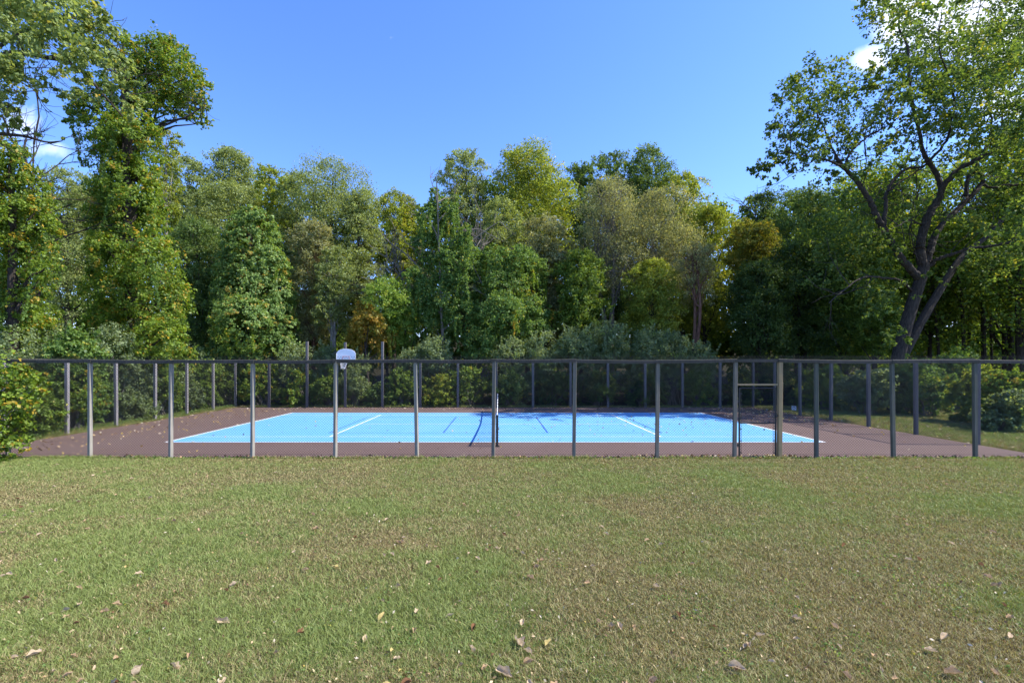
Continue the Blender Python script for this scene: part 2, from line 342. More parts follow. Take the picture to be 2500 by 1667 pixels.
gate = empty('gate', (gx0, NEAR, 0), 'black tubular steel gate filled with chain link, hung between the timber gate posts', 'gate')
fx0, fx1 = (1802 - CX) / F * NEAR + .035, (1895 - CX) / F * NEAR - .02
b = MB()
b.tube([(fx0, NEAR, .07), (fx0, NEAR, 2.12)], .026, 10); b.tube([(fx1, NEAR, .07), (fx1, NEAR, 2.12)], .026, 10)
for z in (.075, 1.08, 2.11): b.tube([(fx0, NEAR, z), (fx1, NEAR, z)], .022, 10)
b.build('frame', M['black'], gate, smooth=True)
b = MB(); wires(b, (fx0, NEAR + .012, 0), (1, 0, 0), fx1 - fx0, .08, 2.10, .080, .0032); b.build('wire_mesh', M['wire'], gate)
for x in (fx0 + .05, fx1 - .075):
    b = MB(); b.tube([(x, NEAR - .01, .1), (x, NEAR - .01, 2.08)], .006, 6)
    for z in (.2, .55, .9, 1.25, 1.6, 1.95): b.box((x + (0.03 if x > fx0 + .5 else -.02), NEAR - .012, z), (.08, .02, .022))
    b.build('tension_bar', M['black'], gate)
for z in (.42, 1.72):
    b = MB(); b.box((fx0 - .045, NEAR - .01, z), (.075, .03, .05)); b.tube([(fx0 - .05, NEAR - .01, z - .06), (fx0 - .05, NEAR - .01, z + .06)], .011, 8); b.build('hinge', M['black'], gate)
b = MB(); b.box((fx1 + .04, NEAR - .02, 1.30), (.12, .03, .03)); b.box((fx1 + .0, NEAR - .035, 1.30), (.03, .03, .12)); b.build('latch', M['black'], gate)

def side_fence(name, x, ys_, label, mat, wmat, inner, wr):
    f = empty(name, (x, ys_[0], 0), label, 'fence')
    for y in ys_: post(f, x, y, 2.95, 0.125, mat, random.uniform(-.12, .12), random.uniform(-.006, .006))
    b = MB(); b.tube([(x, ys_[0] + .1, 2.99), (x, ys_[-1], 2.99)], .033, 8); b.build('top_rail', M['rail'], f)
    b = MB(); wires(b, (x + inner * .075, ys_[0], 0), (0, 1, 0), ys_[-1] - ys_[0], .03, 3.06, .080, wr); b.build('wire_mesh', wmat, f)
    return f
YS = [NEAR + (BACK - NEAR) / 7 * k for k in range(8)]
side_fence('chain_link_fence', LX, YS[1:] , 'left side chain link fence with pale sunlit posts beside the shrubs', M['post_side'], M['wire'], 1, .0016)
side_fence('chain_link_fence', RX, YS[1:] , 'right side chain link fence with dark posts in front of the grass verge', M['post_dark'], M['wire_mid'], -1, .0022)
bf = empty('chain_link_fence', (0, BACK, 0), 'far chain link fence behind the court with three taller posts near the hoop', 'fence')
bx = [(a - CX) / F * BACK for a in (657, 749.6, 843, 933.6, 1026, 1118, 1211.6, 1301, 1393, 1484, 1575, 1666, 1757.6, 1853)]
bx = [x for x in bx if x < RX - .3]
for k, x in enumerate(bx):
    tall = k in (1, 2, 3)
    post(bf, x, BACK, (4.28, 4.22, 4.27)[k - 1] if tall else 2.95, 0.15, M['post_dark'], random.uniform(-.1, .1), 0, 'tall post rising above the fence' if tall else None)
b = MB(); b.tube([(LX + .1, BACK, 2.99), (RX - .1, BACK, 2.99)], .033, 8); b.build('top_rail', M['rail'], bf)
b = MB(); wires(b, (LX, BACK - .09, 0), (1, 0, 0), RX - LX, .03, 3.06, .078, .0021); b.build('wire_mesh', M['wire'], bf)

# small notice wired to the right fence
sg = empty('sign', (RX - .1, 27.75, 0.38), 'small white notice wired low on the right side fence', 'sign')
b = MB(); b.box((RX - .10, 27.75, .385), (.006, .44, .24)); b.build('board', M['sign'], sg)
b = MB()
for (dy, dz, wy, hz) in ((0, .08, .22, .022), (.1, .035, .08, .014), (-.06, .035, .16, .014), (.1, -.01, .1, .014), (-.08, -.01, .1, .014), (.02, -.055, .12, .016)): b.box((RX - .1065, 27.75 + dy, .385 + dz), (.004, wy, hz))
b.build('lettering', M['ink'], sg)

# ------------------------------------------------------------------ tennis net
NX = X0 + .075
net = empty('tennis_net', (NX, YC, 0), 'black tennis net with white headband strung between dark posts across the blue court', 'tennis net')
for y in (YC - 6.399, YC + 6.399):
    b = MB(); b.tube([(NX, y, 0), (NX, y, 1.085)], .042, 12); b.tube([(NX, y, 1.085), (NX, y, 1.095)], [.042, .02], 12); b.box((NX, y, .03), (.16, .16, .02)); pb = b.build('post', M['black'], net, smooth=False)
    if y < YC:
        c = MB(); c.tube([(NX, y, .62), (NX + .07, y, .62), (NX + .07, y, .70)], .009, 6); c.box((NX + .03, y, .62), (.06, .05, .07)); cr = c.build('winder', M['galv'], None); cr.parent = pb; cr.location = -np.array(net.location)
def nz_(y): return 0.914 + 0.156 * (np.abs(y - YC) / 6.4) ** 1.6
b = MB(); yy_ = np.arange(YC - 6.33, YC + 6.33, .045)
b.segs(np.stack([yy_ * 0 + NX, yy_, yy_ * 0 + .05], -1), np.stack([yy_ * 0 + NX, yy_, nz_(yy_) - .03], -1), .0022)
ye = np.linspace(YC - 6.33, YC + 6.33, 41)
for k in range(21):
    q = .05 + (nz_(ye) - .08) * k / 20; P = np.stack([ye * 0 + NX, ye, q], -1); b.segs(P[:-1], P[1:], .0022)
b.build('netting', M['cord'], net)
b = MB(); P = np.stack([ye * 0 + NX, ye, nz_(ye) - .03], -1)
V = []; 
for p_ in P: V += [p_ + (-.011, 0, -.033), p_ + (.011, 0, -.033), p_ + (.013, 0, .033), p_ + (-.013, 0, .033)]
Q = [(4 * a + c, 4 * a + (c + 1) % 4, 4 * a + 4 + (c + 1) % 4, 4 * a + 4 + c) for a in range(len(P) - 1) for c in range(4)]
b.add(V, Q); b.build('headband', M['tape'], net)
b = MB(); b.box((NX, YC, .47), (.03, .055, .9)); b.build('centre_strap', M['tape'], net)

# ------------------------------------------------------------------ basketball hoop
hx, hy = (841 - CX) / F * 31.7, 32.05
hoop = empty('basketball_hoop', (hx, hy, 0), 'white fan shaped basketball backboard with rim and net on a tall far fence post', 'basketball hoop')
bw, z0, z1, z2 = .615, 2.98, 3.46, 3.83
prof = [(-bw, z0), (bw, z0), (bw, z1)] + [(bw * math.cos(a), z1 + (z2 - z1) * math.sin(a) ** .85) for a in np.linspace(.12, math.pi - .12, 17)] + [(-bw, z1)]
n = len(prof); yb = hy - .02
V = [(hx + a, yb - .02, z) for a, z in prof] + [(hx + a, yb + .02, z) for a, z in prof]
me = bpy.data.meshes.new('backboard'); me.from_pydata([tuple(np.array(q) - np.array(hoop.location)) for q in V], [], [list(range(n)), list(range(2 * n - 1, n - 1, -1))] + [(i, n + i, n + (i + 1) % n, (i + 1) % n) for i in range(n)])
me.materials.append(M['white']); o = bpy.data.objects.new('backboard', me); COL.objects.link(o); o.parent = hoop
b = MB(); P = [(hx + a, yb - .022, z) for a, z in prof]; P.append(P[0]); b.segs(P[:-1], P[1:], .012, 6); b.build('edge_trim', M['white'], hoop)
b = MB()
for (dx, dz, ww, hh) in ((0, .385, .46, .04), (0, .105, .46, .04), (-.21, .245, .04, .24), (.21, .245, .04, .24)): b.box((hx + dx, yb - .0245, z0 + dz - .02), (ww, .006, hh))
b.build('target_square', M['pink'], hoop)
rc = np.array((hx - .02, yb - .40, 2.93)); an = np.linspace(0, 2 * math.pi, 25)
b = MB(); b.tube([rc + (.228 * math.cos(a), .228 * math.sin(a), 0) for a in an], .011, 6); b.box((hx - .02, yb - .09, 2.925), (.13, .16, .015)); b.box((hx - .02, yb - .028, 2.945), (.13, .012, .13)); b.build('rim', M['galv'], hoop)
b = MB()
for s in (1, -1):
    for k in range(12):
        P = []
        for j, (zz, r_) in enumerate(((0, .222), (-.1, .19), (-.2, .155), (-.3, .13), (-.38, .135))):
            a = (k + s * j * .5) / 12 * 2 * math.pi; P.append(rc + (r_ * math.cos(a) - .06 * (j / 4), r_ * math.sin(a), zz))
        b.segs(P[:-1], P[1:], .0045, 3)
b.build('net', M['tape'], hoop)
b = MB(); b.box((hx, hy + .07, 3.35), (.5, .1, .05)); b.box((hx, hy + .07, 3.12), (.5, .1, .05)); b.build('bracket', M['galv'], hoop)

# ------------------------------------------------------------------ vegetation toolkit
PAL = {   # darker leaf, lighter leaf, accent, share of accent clumps, share of accent leaves
 'broad':  ((0.084, 0.149, 0.022), (0.241, 0.348, 0.050), (0.456, 0.418, 0.050), .03, .02),
 'yellow': ((0.146, 0.203, 0.026), (0.380, 0.449, 0.063), (0.557, 0.456, 0.063), .05, .03),
 'olive':  ((0.146, 0.196, 0.060), (0.361, 0.437, 0.158), (0.418, 0.442, 0.114), .03, .02),
 'green':  ((0.070, 0.133, 0.034), (0.203, 0.296, 0.081), (0.339, 0.362, 0.056), .03, .02),
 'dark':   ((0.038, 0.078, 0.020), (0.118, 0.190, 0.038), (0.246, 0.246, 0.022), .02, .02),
 'vine':   ((0.081, 0.164, 0.034), (0.243, 0.367, 0.090), (0.475, 0.429, 0.056), .03, .03),
 'vine_y': ((0.093, 0.169, 0.020), (0.271, 0.379, 0.045), (0.633, 0.407, 0.056), .06, .05),
 'bright': ((0.130, 0.237, 0.032), (0.305, 0.429, 0.068), (0.407, 0.452, 0.068), .05, .02),
 'silver': ((0.132, 0.185, 0.087), (0.319, 0.403, 0.196), (0.336, 0.448, 0.090), .08, .03),
 'orange': ((0.181, 0.181, 0.025), (0.418, 0.328, 0.051), (0.701, 0.395, 0.068), .18, .10),
 'grey':   ((0.165, 0.189, 0.081), (0.405, 0.424, 0.208), (0.456, 0.380, 0.139), .04, .05),
 'cotton': ((.068, .122, .024), (.195, .280, .064), (.42, .40, .05), .05, .04),
 'pale':   ((0.136, 0.203, 0.056), (0.373, 0.452, 0.158), (0.452, 0.407, 0.090), .03, .03),
 'gold':   ((.13, .16, .022), (.34, .345, .05), (.52, .36, .05), .10, .05),
 'dome':   ((.110, .200, .045), (.290, .420, .110), (.56, .38, .07), .07, .03),
}
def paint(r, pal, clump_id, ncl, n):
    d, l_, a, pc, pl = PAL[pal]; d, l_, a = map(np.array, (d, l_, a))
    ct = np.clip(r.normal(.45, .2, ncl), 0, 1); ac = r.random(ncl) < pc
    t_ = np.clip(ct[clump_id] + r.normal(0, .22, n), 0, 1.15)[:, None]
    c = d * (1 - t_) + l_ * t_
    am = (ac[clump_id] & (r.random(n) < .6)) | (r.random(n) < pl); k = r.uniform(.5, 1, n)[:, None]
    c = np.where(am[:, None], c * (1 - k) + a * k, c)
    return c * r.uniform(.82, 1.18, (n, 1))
def leaf_quads(r, c, size, nb, asp=.72, droop=0.0):
    n = len(c); N_ = nrm(r.normal(0, 1, (n, 3)) + nb)
    U = r.normal(0, 1, (n, 3)); U[:, 2] -= droop; U = nrm(U - N_ * np.sum(U * N_, 1, keepdims=True)); Vv = np.cross(N_, U)
    s = size * r.uniform(.6, 1.3, n); s = s[:, None]; f = N_ * s * r.uniform(-.05, .22, (n, 1))
    P = np.stack([c - U * s * .5, c + Vv * s * asp * .5 + f, c + U * s * .55, c - Vv * s * asp * .5 + f], 1).reshape(-1, 3)
    return P, np.arange(4 * n).reshape(-1, 4)
def crown_mesh(r, blobs, n, size, pal, per=70, spray=.55, up=.5, out=.8, wid=.16, droop=0.0, asp=.72, shell=.6, below=.35, parent=None, name='crown', mat='leaf', zmin=.03, extra=None, cull=.5):
    """leaf sprays that grow outward from the surface of overlapping lobes"""
    Bc = np.array([b[:3] for b in blobs], float); Br = np.array([b[3] for b in blobs], float)
    ncl = max(8, int(n / per)); area = Br ** 2; pk = r.choice(len(Br), ncl * 2, p=area / area.sum())
    dv = nrm(r.normal(0, 1, (ncl * 2, 3))); fl = (dv[:, 2] < -.25) & (r.random(ncl * 2) > below); dv[fl, 2] *= -1
    C = Bc[pk] + dv * Br[pk][:, None] * (shell + (1 - shell) * r.random((ncl * 2, 1)) ** .6)
    dd = np.linalg.norm(C[:, None] - Bc[None], axis=2) / Br[None]; dd[np.arange(len(C)), pk] = 9
    keep = (dd.min(1) > cull) & (C[:, 2] > zmin); C, dv, pk = C[keep][:ncl], dv[keep][:ncl], pk[keep][:ncl]; ncl = len(C)
    wgt = r.uniform(.45, 1.5, ncl); wgt /= wgt.sum(); cid = r.choice(ncl, n, p=wgt)
    dr = nrm(dv * .8 + np.array([0, 0, up]) + r.normal(0, .45, (ncl, 3))); ln = Br[pk] * spray * r.uniform(.5, 1.2, ncl)
    s = r.random(n) ** .8; R_ = Br[pk][cid][:, None]
    pos = C[cid] + dr[cid] * (s * ln[cid])[:, None] + r.normal(0, 1, (n, 3)) * R_ * wid * (1.1 - .55 * s[:, None]) * np.array([1, 1, .75])
    pos[:, 2] = np.maximum(pos[:, 2], zmin + r.random(n) * .05)
    tint = paint(r, pal, cid, ncl, n)
    P, Q = leaf_quads(r, pos, size, dv[cid] * out + np.array([0, 0, .7]), asp, droop)
    if extra is not None: 
        P = np.concatenate([P, extra[0]]); Q = np.concatenate([Q, extra[1] + 4 * n]); tint = np.concatenate([tint, extra[2]])
    if parent is not None: P = P - np.array(parent.location)
    return raw_mesh(name, P, Q, M[mat], parent, tint)
def strands(r, starts, dirs, length, per_m, size, pal, width=.10, sag=0.0, droop=0.0):
    """leafy strands: shoots that rise above a shrub or vine curtains that hang from a tree"""
    P_, T_ = [], []; n_all = 0
    for p0, d0 in zip(starts, dirs):
        ln = length * r.uniform(.5, 1.2); n = max(4, int(ln * per_m)); s = r.random(n)
        c = p0 + d0 * (s * ln)[:, None]; c[:, 2] -= sag * (s * ln) ** 2; c += np.cumsum(r.normal(0, .0, (n, 3)), 0) + r.normal(0, width, (n, 3)) * (1.1 - .7 * s[:, None])
        P_.append(c); n_all += n
    c = np.concatenate(P_); n = len(c); cid = np.repeat(np.arange(len(P_)), [len(q) for q in P_]); tint = paint(r, pal, cid, len(P_), n)
    P, Q = leaf_quads(r, c, size, np.array([0, 0, .6]), .7, droop); return P, Q, tint
def curve(a, b, r, n=6, sag=.0, wob=.06):
    a = np.array(a, float); b = np.array(b, float); s = np.linspace(0, 1, n)[:, None]; L_ = np.linalg.norm(b - a)
    P = a + (b - a) * s; P[:, 2] += sag * L_ * np.sin(s[:, 0] * math.pi); P[1:-1] += r.normal(0, wob * L_ / n * 2, (n - 2, 3)); return P
def spline(P, n=5):
    P = np.asarray(P, float); Q = np.vstack([2 * P[0] - P[1], P, 2 * P[-1] - P[-2]]); o = []
    for i in range(1, len(Q) - 2):
        for t_ in np.arange(n) / n:
            a, b, c, d = Q[i - 1:i + 3]; o.append(.5 * ((2 * b) + (c - a) * t_ + (2 * a - 5 * b + 4 * c - d) * t_ ** 2 + (3 * b - a - 3 * c + d) * t_ ** 3))
    o.append(P[-1]); return np.array(o)
def twigs(b, r, p, d, ln, rad, depth, spread=.5):
    p = np.array(p, float); d = np.array(d, float)
    k = 4; P = [p]
    for _ in range(k): d = nrm(d + r.normal(0, .12, 3) + np.array([0, 0, .04])); P.append(P[-1] + d * ln / k)
    b.tube(P, np.linspace(rad, rad * .55, k + 1), 4 if rad < .03 else 6)
    if depth <= 0: return
    for q in range(r.integers(2, 5)):
        i_ = r.integers(2, k + 1); nd = nrm(d + r.normal(0, spread, 3)); twigs(b, r, P[i_], nd, ln * r.uniform(.5, .8), rad * .55, depth - 1, spread)

def tree(name, label, xc, ytop, hw, D, ybot=820, pal='broad', n=12000, size=.24, seed=1, barkm='bark_dark', group=None, nb=None, lean=0.0, twig=0, trunk_r=None, shape=1.0, cat='tree', per=70, spray=.55, wid=.16, stems=1, **kw):
    """a forest tree: crown of lobes in an uneven envelope, tapered trunk, a limb to each lobe"""
    r = np.random.default_rng(seed * 7 + 3)
    hw *= 1.22 if D > 37 else 1.1; n = int(n * 1.2); c0 = W(xc, ytop, D); h = c0[2]; wd = hw / F * D; zb = max(.6, W(xc, ybot, D)[2]); x0 = c0[0]
    T = empty(name, (x0 + lean, D, 0), label, cat, group)
    nb = nb or int(np.clip(8 + (h - zb) / wd * 3.2, 10, 40)); blobs = []
    zs = np.linspace(0, 1, nb) ** .85
    dome = min(1.0, 1.25 * wd / max(h - zb, .1))                    # share of the height that rounds over into the top
    for k, q in enumerate(zs):
        u_ = (q - (1 - dome)) / dome; prof = math.sqrt(max(.03, 1 - max(0, u_) ** 2)) * (.72 + .28 * min(1, q / .25))
        a = k * 2.4 + r.uniform(-.6, .6); br = wd * r.uniform(.36, .56) * (1 if q < .7 else .85); rr = max(0, wd * prof * r.uniform(.75, 1.08) - br * .8) if k < nb - 2 else wd * .12
        z = min(zb + (h - zb) * q, h - br * r.uniform(.85, 1.05))
        blobs.append((x0 + rr * math.cos(a), D + rr * math.sin(a), z, br))
    for k in range(max(2, nb // 4)): q = r.random(); blobs.append((x0, D, zb + (h - zb) * q * .8, wd * .55))
    n = int(n * 2.0); size = size * .72; per = 32
    top = max(b[2] for b in blobs)
    tr = trunk_r or .008 * h + .06; tb = MB()
    for s_ in range(stems):
        lx = r.normal(0, .5) * (stems > 1); P = spline([(x0 + lean, D, -.1), (x0 + lean * .6 + lx * .5, D, h * .3), (x0 + lean * .2 + lx + r.normal(0, .2), D + r.normal(0, .2), h * .6), (x0 + lx, D, h * .93)], 5)
        tb.tube(P, np.linspace(tr * 1.1, tr * .18, len(P)), 8)
        for b_ in blobs[s_::stems]:
            zz = max(zb * .8, b_[2] - r.uniform(.6, 1.3) * wd); i_ = int(np.argmin(abs(P[:, 2] - zz))); q_ = P[i_]
            rad = tr * (1.05 - .8 * q_[2] / h) * .55; C = curve(q_, b_[:3], r, 6, -.05); tb.tube(C, np.linspace(rad, rad * .3, 6), 5)
            for _ in range(2 + twig):
                d_ = nrm(np.array([r.normal(), r.normal(), abs(r.normal()) * .8 + .2])); tb.tube(curve(C[r.integers(3, 6)], np.array(b_[:3]) + d_ * b_[3] * r.uniform(.9, 1.25), r, 4), np.linspace(rad * .3, .008, 4), 3)
            if twig > 2:
                for _ in range(twig): twigs(tb, r, np.array(b_[:3]) + r.normal(0, .3, 3) * b_[3], nrm(r.normal(0, 1, 3) + np.array([0, 0, .8])), b_[3] * .8, .022, 1, .6)
    tb.build('trunk', M[barkm], T)
    crown_mesh(r, blobs, n, size, pal, per, parent=T, spray=spray, wid=wid, **kw)
    return T
def lobes(pts, D, dz=0.5, seed=0, sc=1.0):                          # lobes given by where they show, each with its own depth
    r = np.random.default_rng(seed); o = []
    for q in pts:
        d = D + (q[3] if len(q) > 3 else r.normal(0, dz)); p_ = W(q[0], q[1], d); o.append((*p_, q[2] / F * d * sc))
    return o

# ------------------------------------------------------------------ the big tree beyond the right fence
r = np.random.default_rng(77)
DR = 30.0
def q7(x, y): return (1650 + x * .574, y * .574)
T = empty('tree', W(2192, 872, DR) * (1, 1, 0), 'huge spreading tree with forked dark trunk leaning right, standing beyond the right fence', 'tree')
tb = MB()
def limb(pts, r0, r1, dd=None, n=5):
    P = []; m = len(pts)
    for k, (x, y) in enumerate(pts):
        d = DR + (0 if dd is None else dd[0] + (dd[1] - dd[0]) * k / (m - 1)); P.append(W(*q7(x, y), d))
    P = spline(P, n); s = np.linspace(0, 1, len(P)); tb.tube(P + r.normal(0, .02, P.shape), (r0 + (r1 - r0) * s ** .8) * .8, 10); return P
base = W(*q7(935, 1560), DR)
P = spline([base * (1, 1, 0) + (-.1, 0, -.2), W(*q7(940, 1560), DR), W(*q7(975, 1400), DR), W(*q7(1010, 1280), DR), W(*q7(1040, 1190), DR), W(*q7(1058, 1120), DR)], 5); tb.tube(P, np.linspace(.38, .29, len(P)), 12)
P = spline([base * (1, 1, 0) + (.25, .3, -.2), W(*q7(960, 1540), DR + .3), W(*q7(1010, 1430), DR + .4), W(*q7(1062, 1335), DR + .5), W(*q7(1125, 1230), DR + .7), W(*q7(1195, 1120), DR + .9), W(*q7(1240, 1070), DR + 1.1), W(*q7(1330, 1000), DR + 1.5), W(*q7(1420, 900), DR + 2)], 5); tb.tube(P, np.linspace(.32, .11, len(P)), 10)
LB = []
for pts, r0, r1, dd in [
    ([(1052, 1130), (1040, 1050), (1060, 960), (1085, 900), (1115, 850), (1135, 800), (1160, 765), (1215, 715), (1270, 685), (1340, 648), (1420, 600), (1480, 560)], .34, .10, (0, -1)),
    ([(1130, 815), (1112, 745), (1075, 690), (1050, 640), (1035, 560), (1005, 430), (992, 300), (985, 200), (950, 110), (960, -20)], .20, .05, (0, 1)),
    ([(1068, 1120), (1085, 1050), (1110, 990), (1150, 935), (1200, 890), (1262, 828), (1308, 770), (1292, 742), (1262, 730)], .28, .12, (0, .6)),
    ([(1262, 730), (1240, 770), (1232, 835)], .12, .13, (.6, .5)),
    ([(1262, 730), (1300, 660), (1340, 560), (1330, 420), (1290, 300), (1270, 160), (1300, 0)], .11, .03, (.6, 2)),
    ([(1308, 785), (1340, 798), (1400, 790), (1490, 783), (1560, 770)], .10, .05, (.6, -1)),
    ([(1075, 1135), (1110, 1105), (1165, 1085), (1250, 1060), (1340, 1048), (1400, 1035), (1500, 1020)], .16, .06, (0, -2)),
    ([(1040, 1190), (1005, 1150), (960, 1100), (905, 1010), (875, 960), (850, 915), (830, 860), (800, 815), (765, 765), (715, 712), (680, 665)], .30, .12, (0, -1.5)),
    ([(715, 712), (650, 685), (600, 672), (540, 660), (460, 650)], .09, .03, (-1.5, -2.5)),
    ([(690, 690), (660, 620), (640, 570), (600, 480), (580, 380)], .08, .02, (-1.5, 0)),
    ([(720, 700), (748, 645), (785, 608), (825, 575), (865, 555), (900, 500)], .10, .03, (-1.5, -.5)),
    ([(885, 960), (892, 870), (902, 805), (940, 750), (985, 718), (1040, 712), (1078, 690)], .15, .07, (-.5, .5)),
    ([(905, 815), (950, 775), (1000, 748), (1050, 712)], .07, .05, (-.3, .3)),
    ([(1075, 850), (1040, 852), (1010, 870), (985, 900)], .05, .02, (0, -1)),
    ([(1052, 960), (1020, 945), (985, 938), (950, 960)], .07, .03, (0, -1.5)),
    ([(1030, 1110), (1015, 1060), (1002, 1000), (1000, 950)], .05, .02, (-.2, -1)),
    ([(1010, 1240), (960, 1195), (880, 1182), (810, 1178), (765, 1195), (700, 1245), (650, 1290)], .10, .03, (0, -3)),
    ([(1165, 545), (1180, 480), (1200, 380), (1240, 250)], .06, .02, (0, 1)),
    ([(1075, 690), (1150, 600), (1170, 520), (1185, 440), (1160, 330), (1120, 200), (1130, 60)], .11, .03, (0, -2)),
    ([(795, 815), (790, 750), (810, 700), (800, 640)], .04, .015, (-1, -1)),
    ([(1340, 648), (1380, 560), (1400, 430), (1450, 300), (1460, 150)], .08, .02, (-.5, -2))]:
    LB.append(limb(pts, r0, r1, dd))
for P in LB:                                                       # side twigs along every limb
    for _ in range(max(5, len(P) // 4)):
        k = r.integers(len(P) // 3, len(P)); d = nrm(r.normal(0, 1, 3) + np.array([0, 0, .5])); twigs(tb, r, P[k], d, r.uniform(1.0, 2.2), .028, 1, .6)
o = tb.build('trunk', M['bark_dark'], T)
HB = [(600, 390, 100), (500, 440, 70), (430, 600, 60), (560, 560, 85), (650, 500, 80), (760, 420, 85), (830, 370, 60), (890, 320, 45), (700, 620, 60), (780, 530, 75), (900, 560, 75), (960, 450, 75), (950, 320, 65),
      (990, 190, 85), (900, 90, 80), (1050, 60, 100), (1170, 40, 65), (870, 20, 60), (1100, 280, 95), (1160, 420, 95), (1080, 560, 80), (1200, 580, 95), (1250, 250, 110), (1300, 400, 110), (1400, 200, 100), (1400, 350, 105),
      (1420, 520, 115), (1330, 650, 80), (1450, 680, 80), (640, 710, 70), (735, 745, 50), (510, 690, 60), (370, 735, 45), (430, 690, 55), (570, 640, 70), (480, 540, 60), (930, 640, 50), (850, 650, 45), (940, 880, 70), (1010, 900, 50), (1350, 870, 80), (1450, 850, 80),
      (1430, 980, 70), (1380, 1100, 75), (1260, 990, 65), (1300, 1150, 70), (880, 1250, 75), (940, 1340, 50), (840, 1090, 80), (740, 1010, 85), (620, 1010, 80), (700, 890, 65), (560, 900, 70), (1480, 1080, 70), (1150, 960, 40), (1240, 740, 40),
      (1200, -110, 140), (1010, -100, 110), (1400, -80, 140), (1460, 60, 90), (1560, 300, 120), (1560, 500, 120), (1560, 800, 100), (950, 1430, 35), (1000, 720, 40), (1090, 1180, 35), (760, 1150, 70), (650, 1150, 75)]
bl = lobes([(*q7(a, b_), c * .574) for a, b_, c in HB], DR, 2.6, 5)
bl += lobes([(*q7(a, b_), c * .574, e) for a, b_, c, e in [(1600, 520, 110, -5), (1650, 400, 120, -5.5), (1570, 690, 90, -4), (1700, 600, 110, -6), (1200, 450, 105, -3), (1350, 620, 100, -4), (1050, 450, 80, -2.5), (1400, 300, 110, -3), (1100, 300, 120, 5), (1350, 250, 110, 6), (900, 950, 110, 4), (850, 1290, 60, -2), (930, 1440, 42, -2.5), (1000, 1470, 30, -2.5)]], DR, 0, 6)  # several lobes added, some out of view, to cast shade on the court
crown_mesh(r, bl, 74000, .165, 'cotton', per=22, spray=.75, parent=T, wid=.13, shell=.35, up=.25, droop=.4, asp=.85)

# overhanging boughs of the tree that stands left of the near fence
r = np.random.default_rng(5); DL = 15.0
T = empty('tree', (-21.5, 15.5, 0), 'pale leaved boughs of a tree reaching in from the upper left edge', 'tree'); tb = MB()
tb.tube(spline([(-21.5, 15.5, -.2), (-21.3, 15.6, 3.5), (-20.6, 15.4, 7), (-20.3, 15.4, 11), (-20, 15.2, 16)], 5), np.linspace(.42, .12, 21), 10)
OB = []
for pts, r0, r1 in [([(-420, 330), (-200, 215), (-60, 158), (0, 139), (55, 130), (110, 140), (165, 152), (210, 185), (255, 235), (300, 285)], .13, .02), ([(-420, 420), (-150, 310), (0, 327), (60, 333), (112, 347), (150, 345)], .08, .015),
                    ([(-60, 158), (20, 100), (100, 60), (170, 40), (240, 60)], .06, .01), ([(-300, 200), (-60, 20), (60, -60), (200, -60)], .07, .015), ([(110, 140), (190, 130), (240, 150), (300, 200), (325, 250)], .03, .008), ([(55, 130), (60, 190), (90, 230)], .03, .008)]:
    P = spline([W(x, y, DL + k * .12) for k, (x, y) in enumerate(pts)], 5); tb.tube(P, np.linspace(r0, r1, len(P)), 8); OB.append(P)
for P in OB:
    for _ in range(14): twigs(tb, r, P[r.integers(len(P) // 3, len(P))], nrm(r.normal(0, 1, 3) + np.array([.4, 0, .2])), r.uniform(.5, 1.1), .014, 1, .6)
tb.build('trunk', M['bark_dark'], T)
bl = lobes([(20, 40, 60), (100, 30, 70), (170, 50, 55), (225, 75, 42), (262, 95, 28), (60, 115, 45), (130, 110, 45), (190, 130, 45), (240, 160, 38), (285, 190, 34), (310, 225, 32), (330, 265, 26), (336, 300, 14), (60, 210, 45), (15, 190, 38), (110, 235, 26), (150, 205, 30),
            (200, 195, 26), (10, 275, 26), (40, 320, 20), (90, 330, 10), (150, 340, 8), (-60, 60, 90), (-80, 200, 80), (30, -50, 80), (150, -50, 70), (265, 135, 24), (300, 160, 20), (255, 235, 20), (20, 240, 28), (210, 20, 34)], DL, .9, 3)
crown_mesh(r, bl, 19000, .115, 'pale', per=30, spray=.7, parent=T, wid=.16, shell=.3, up=.15, droop=.5, asp=.8)

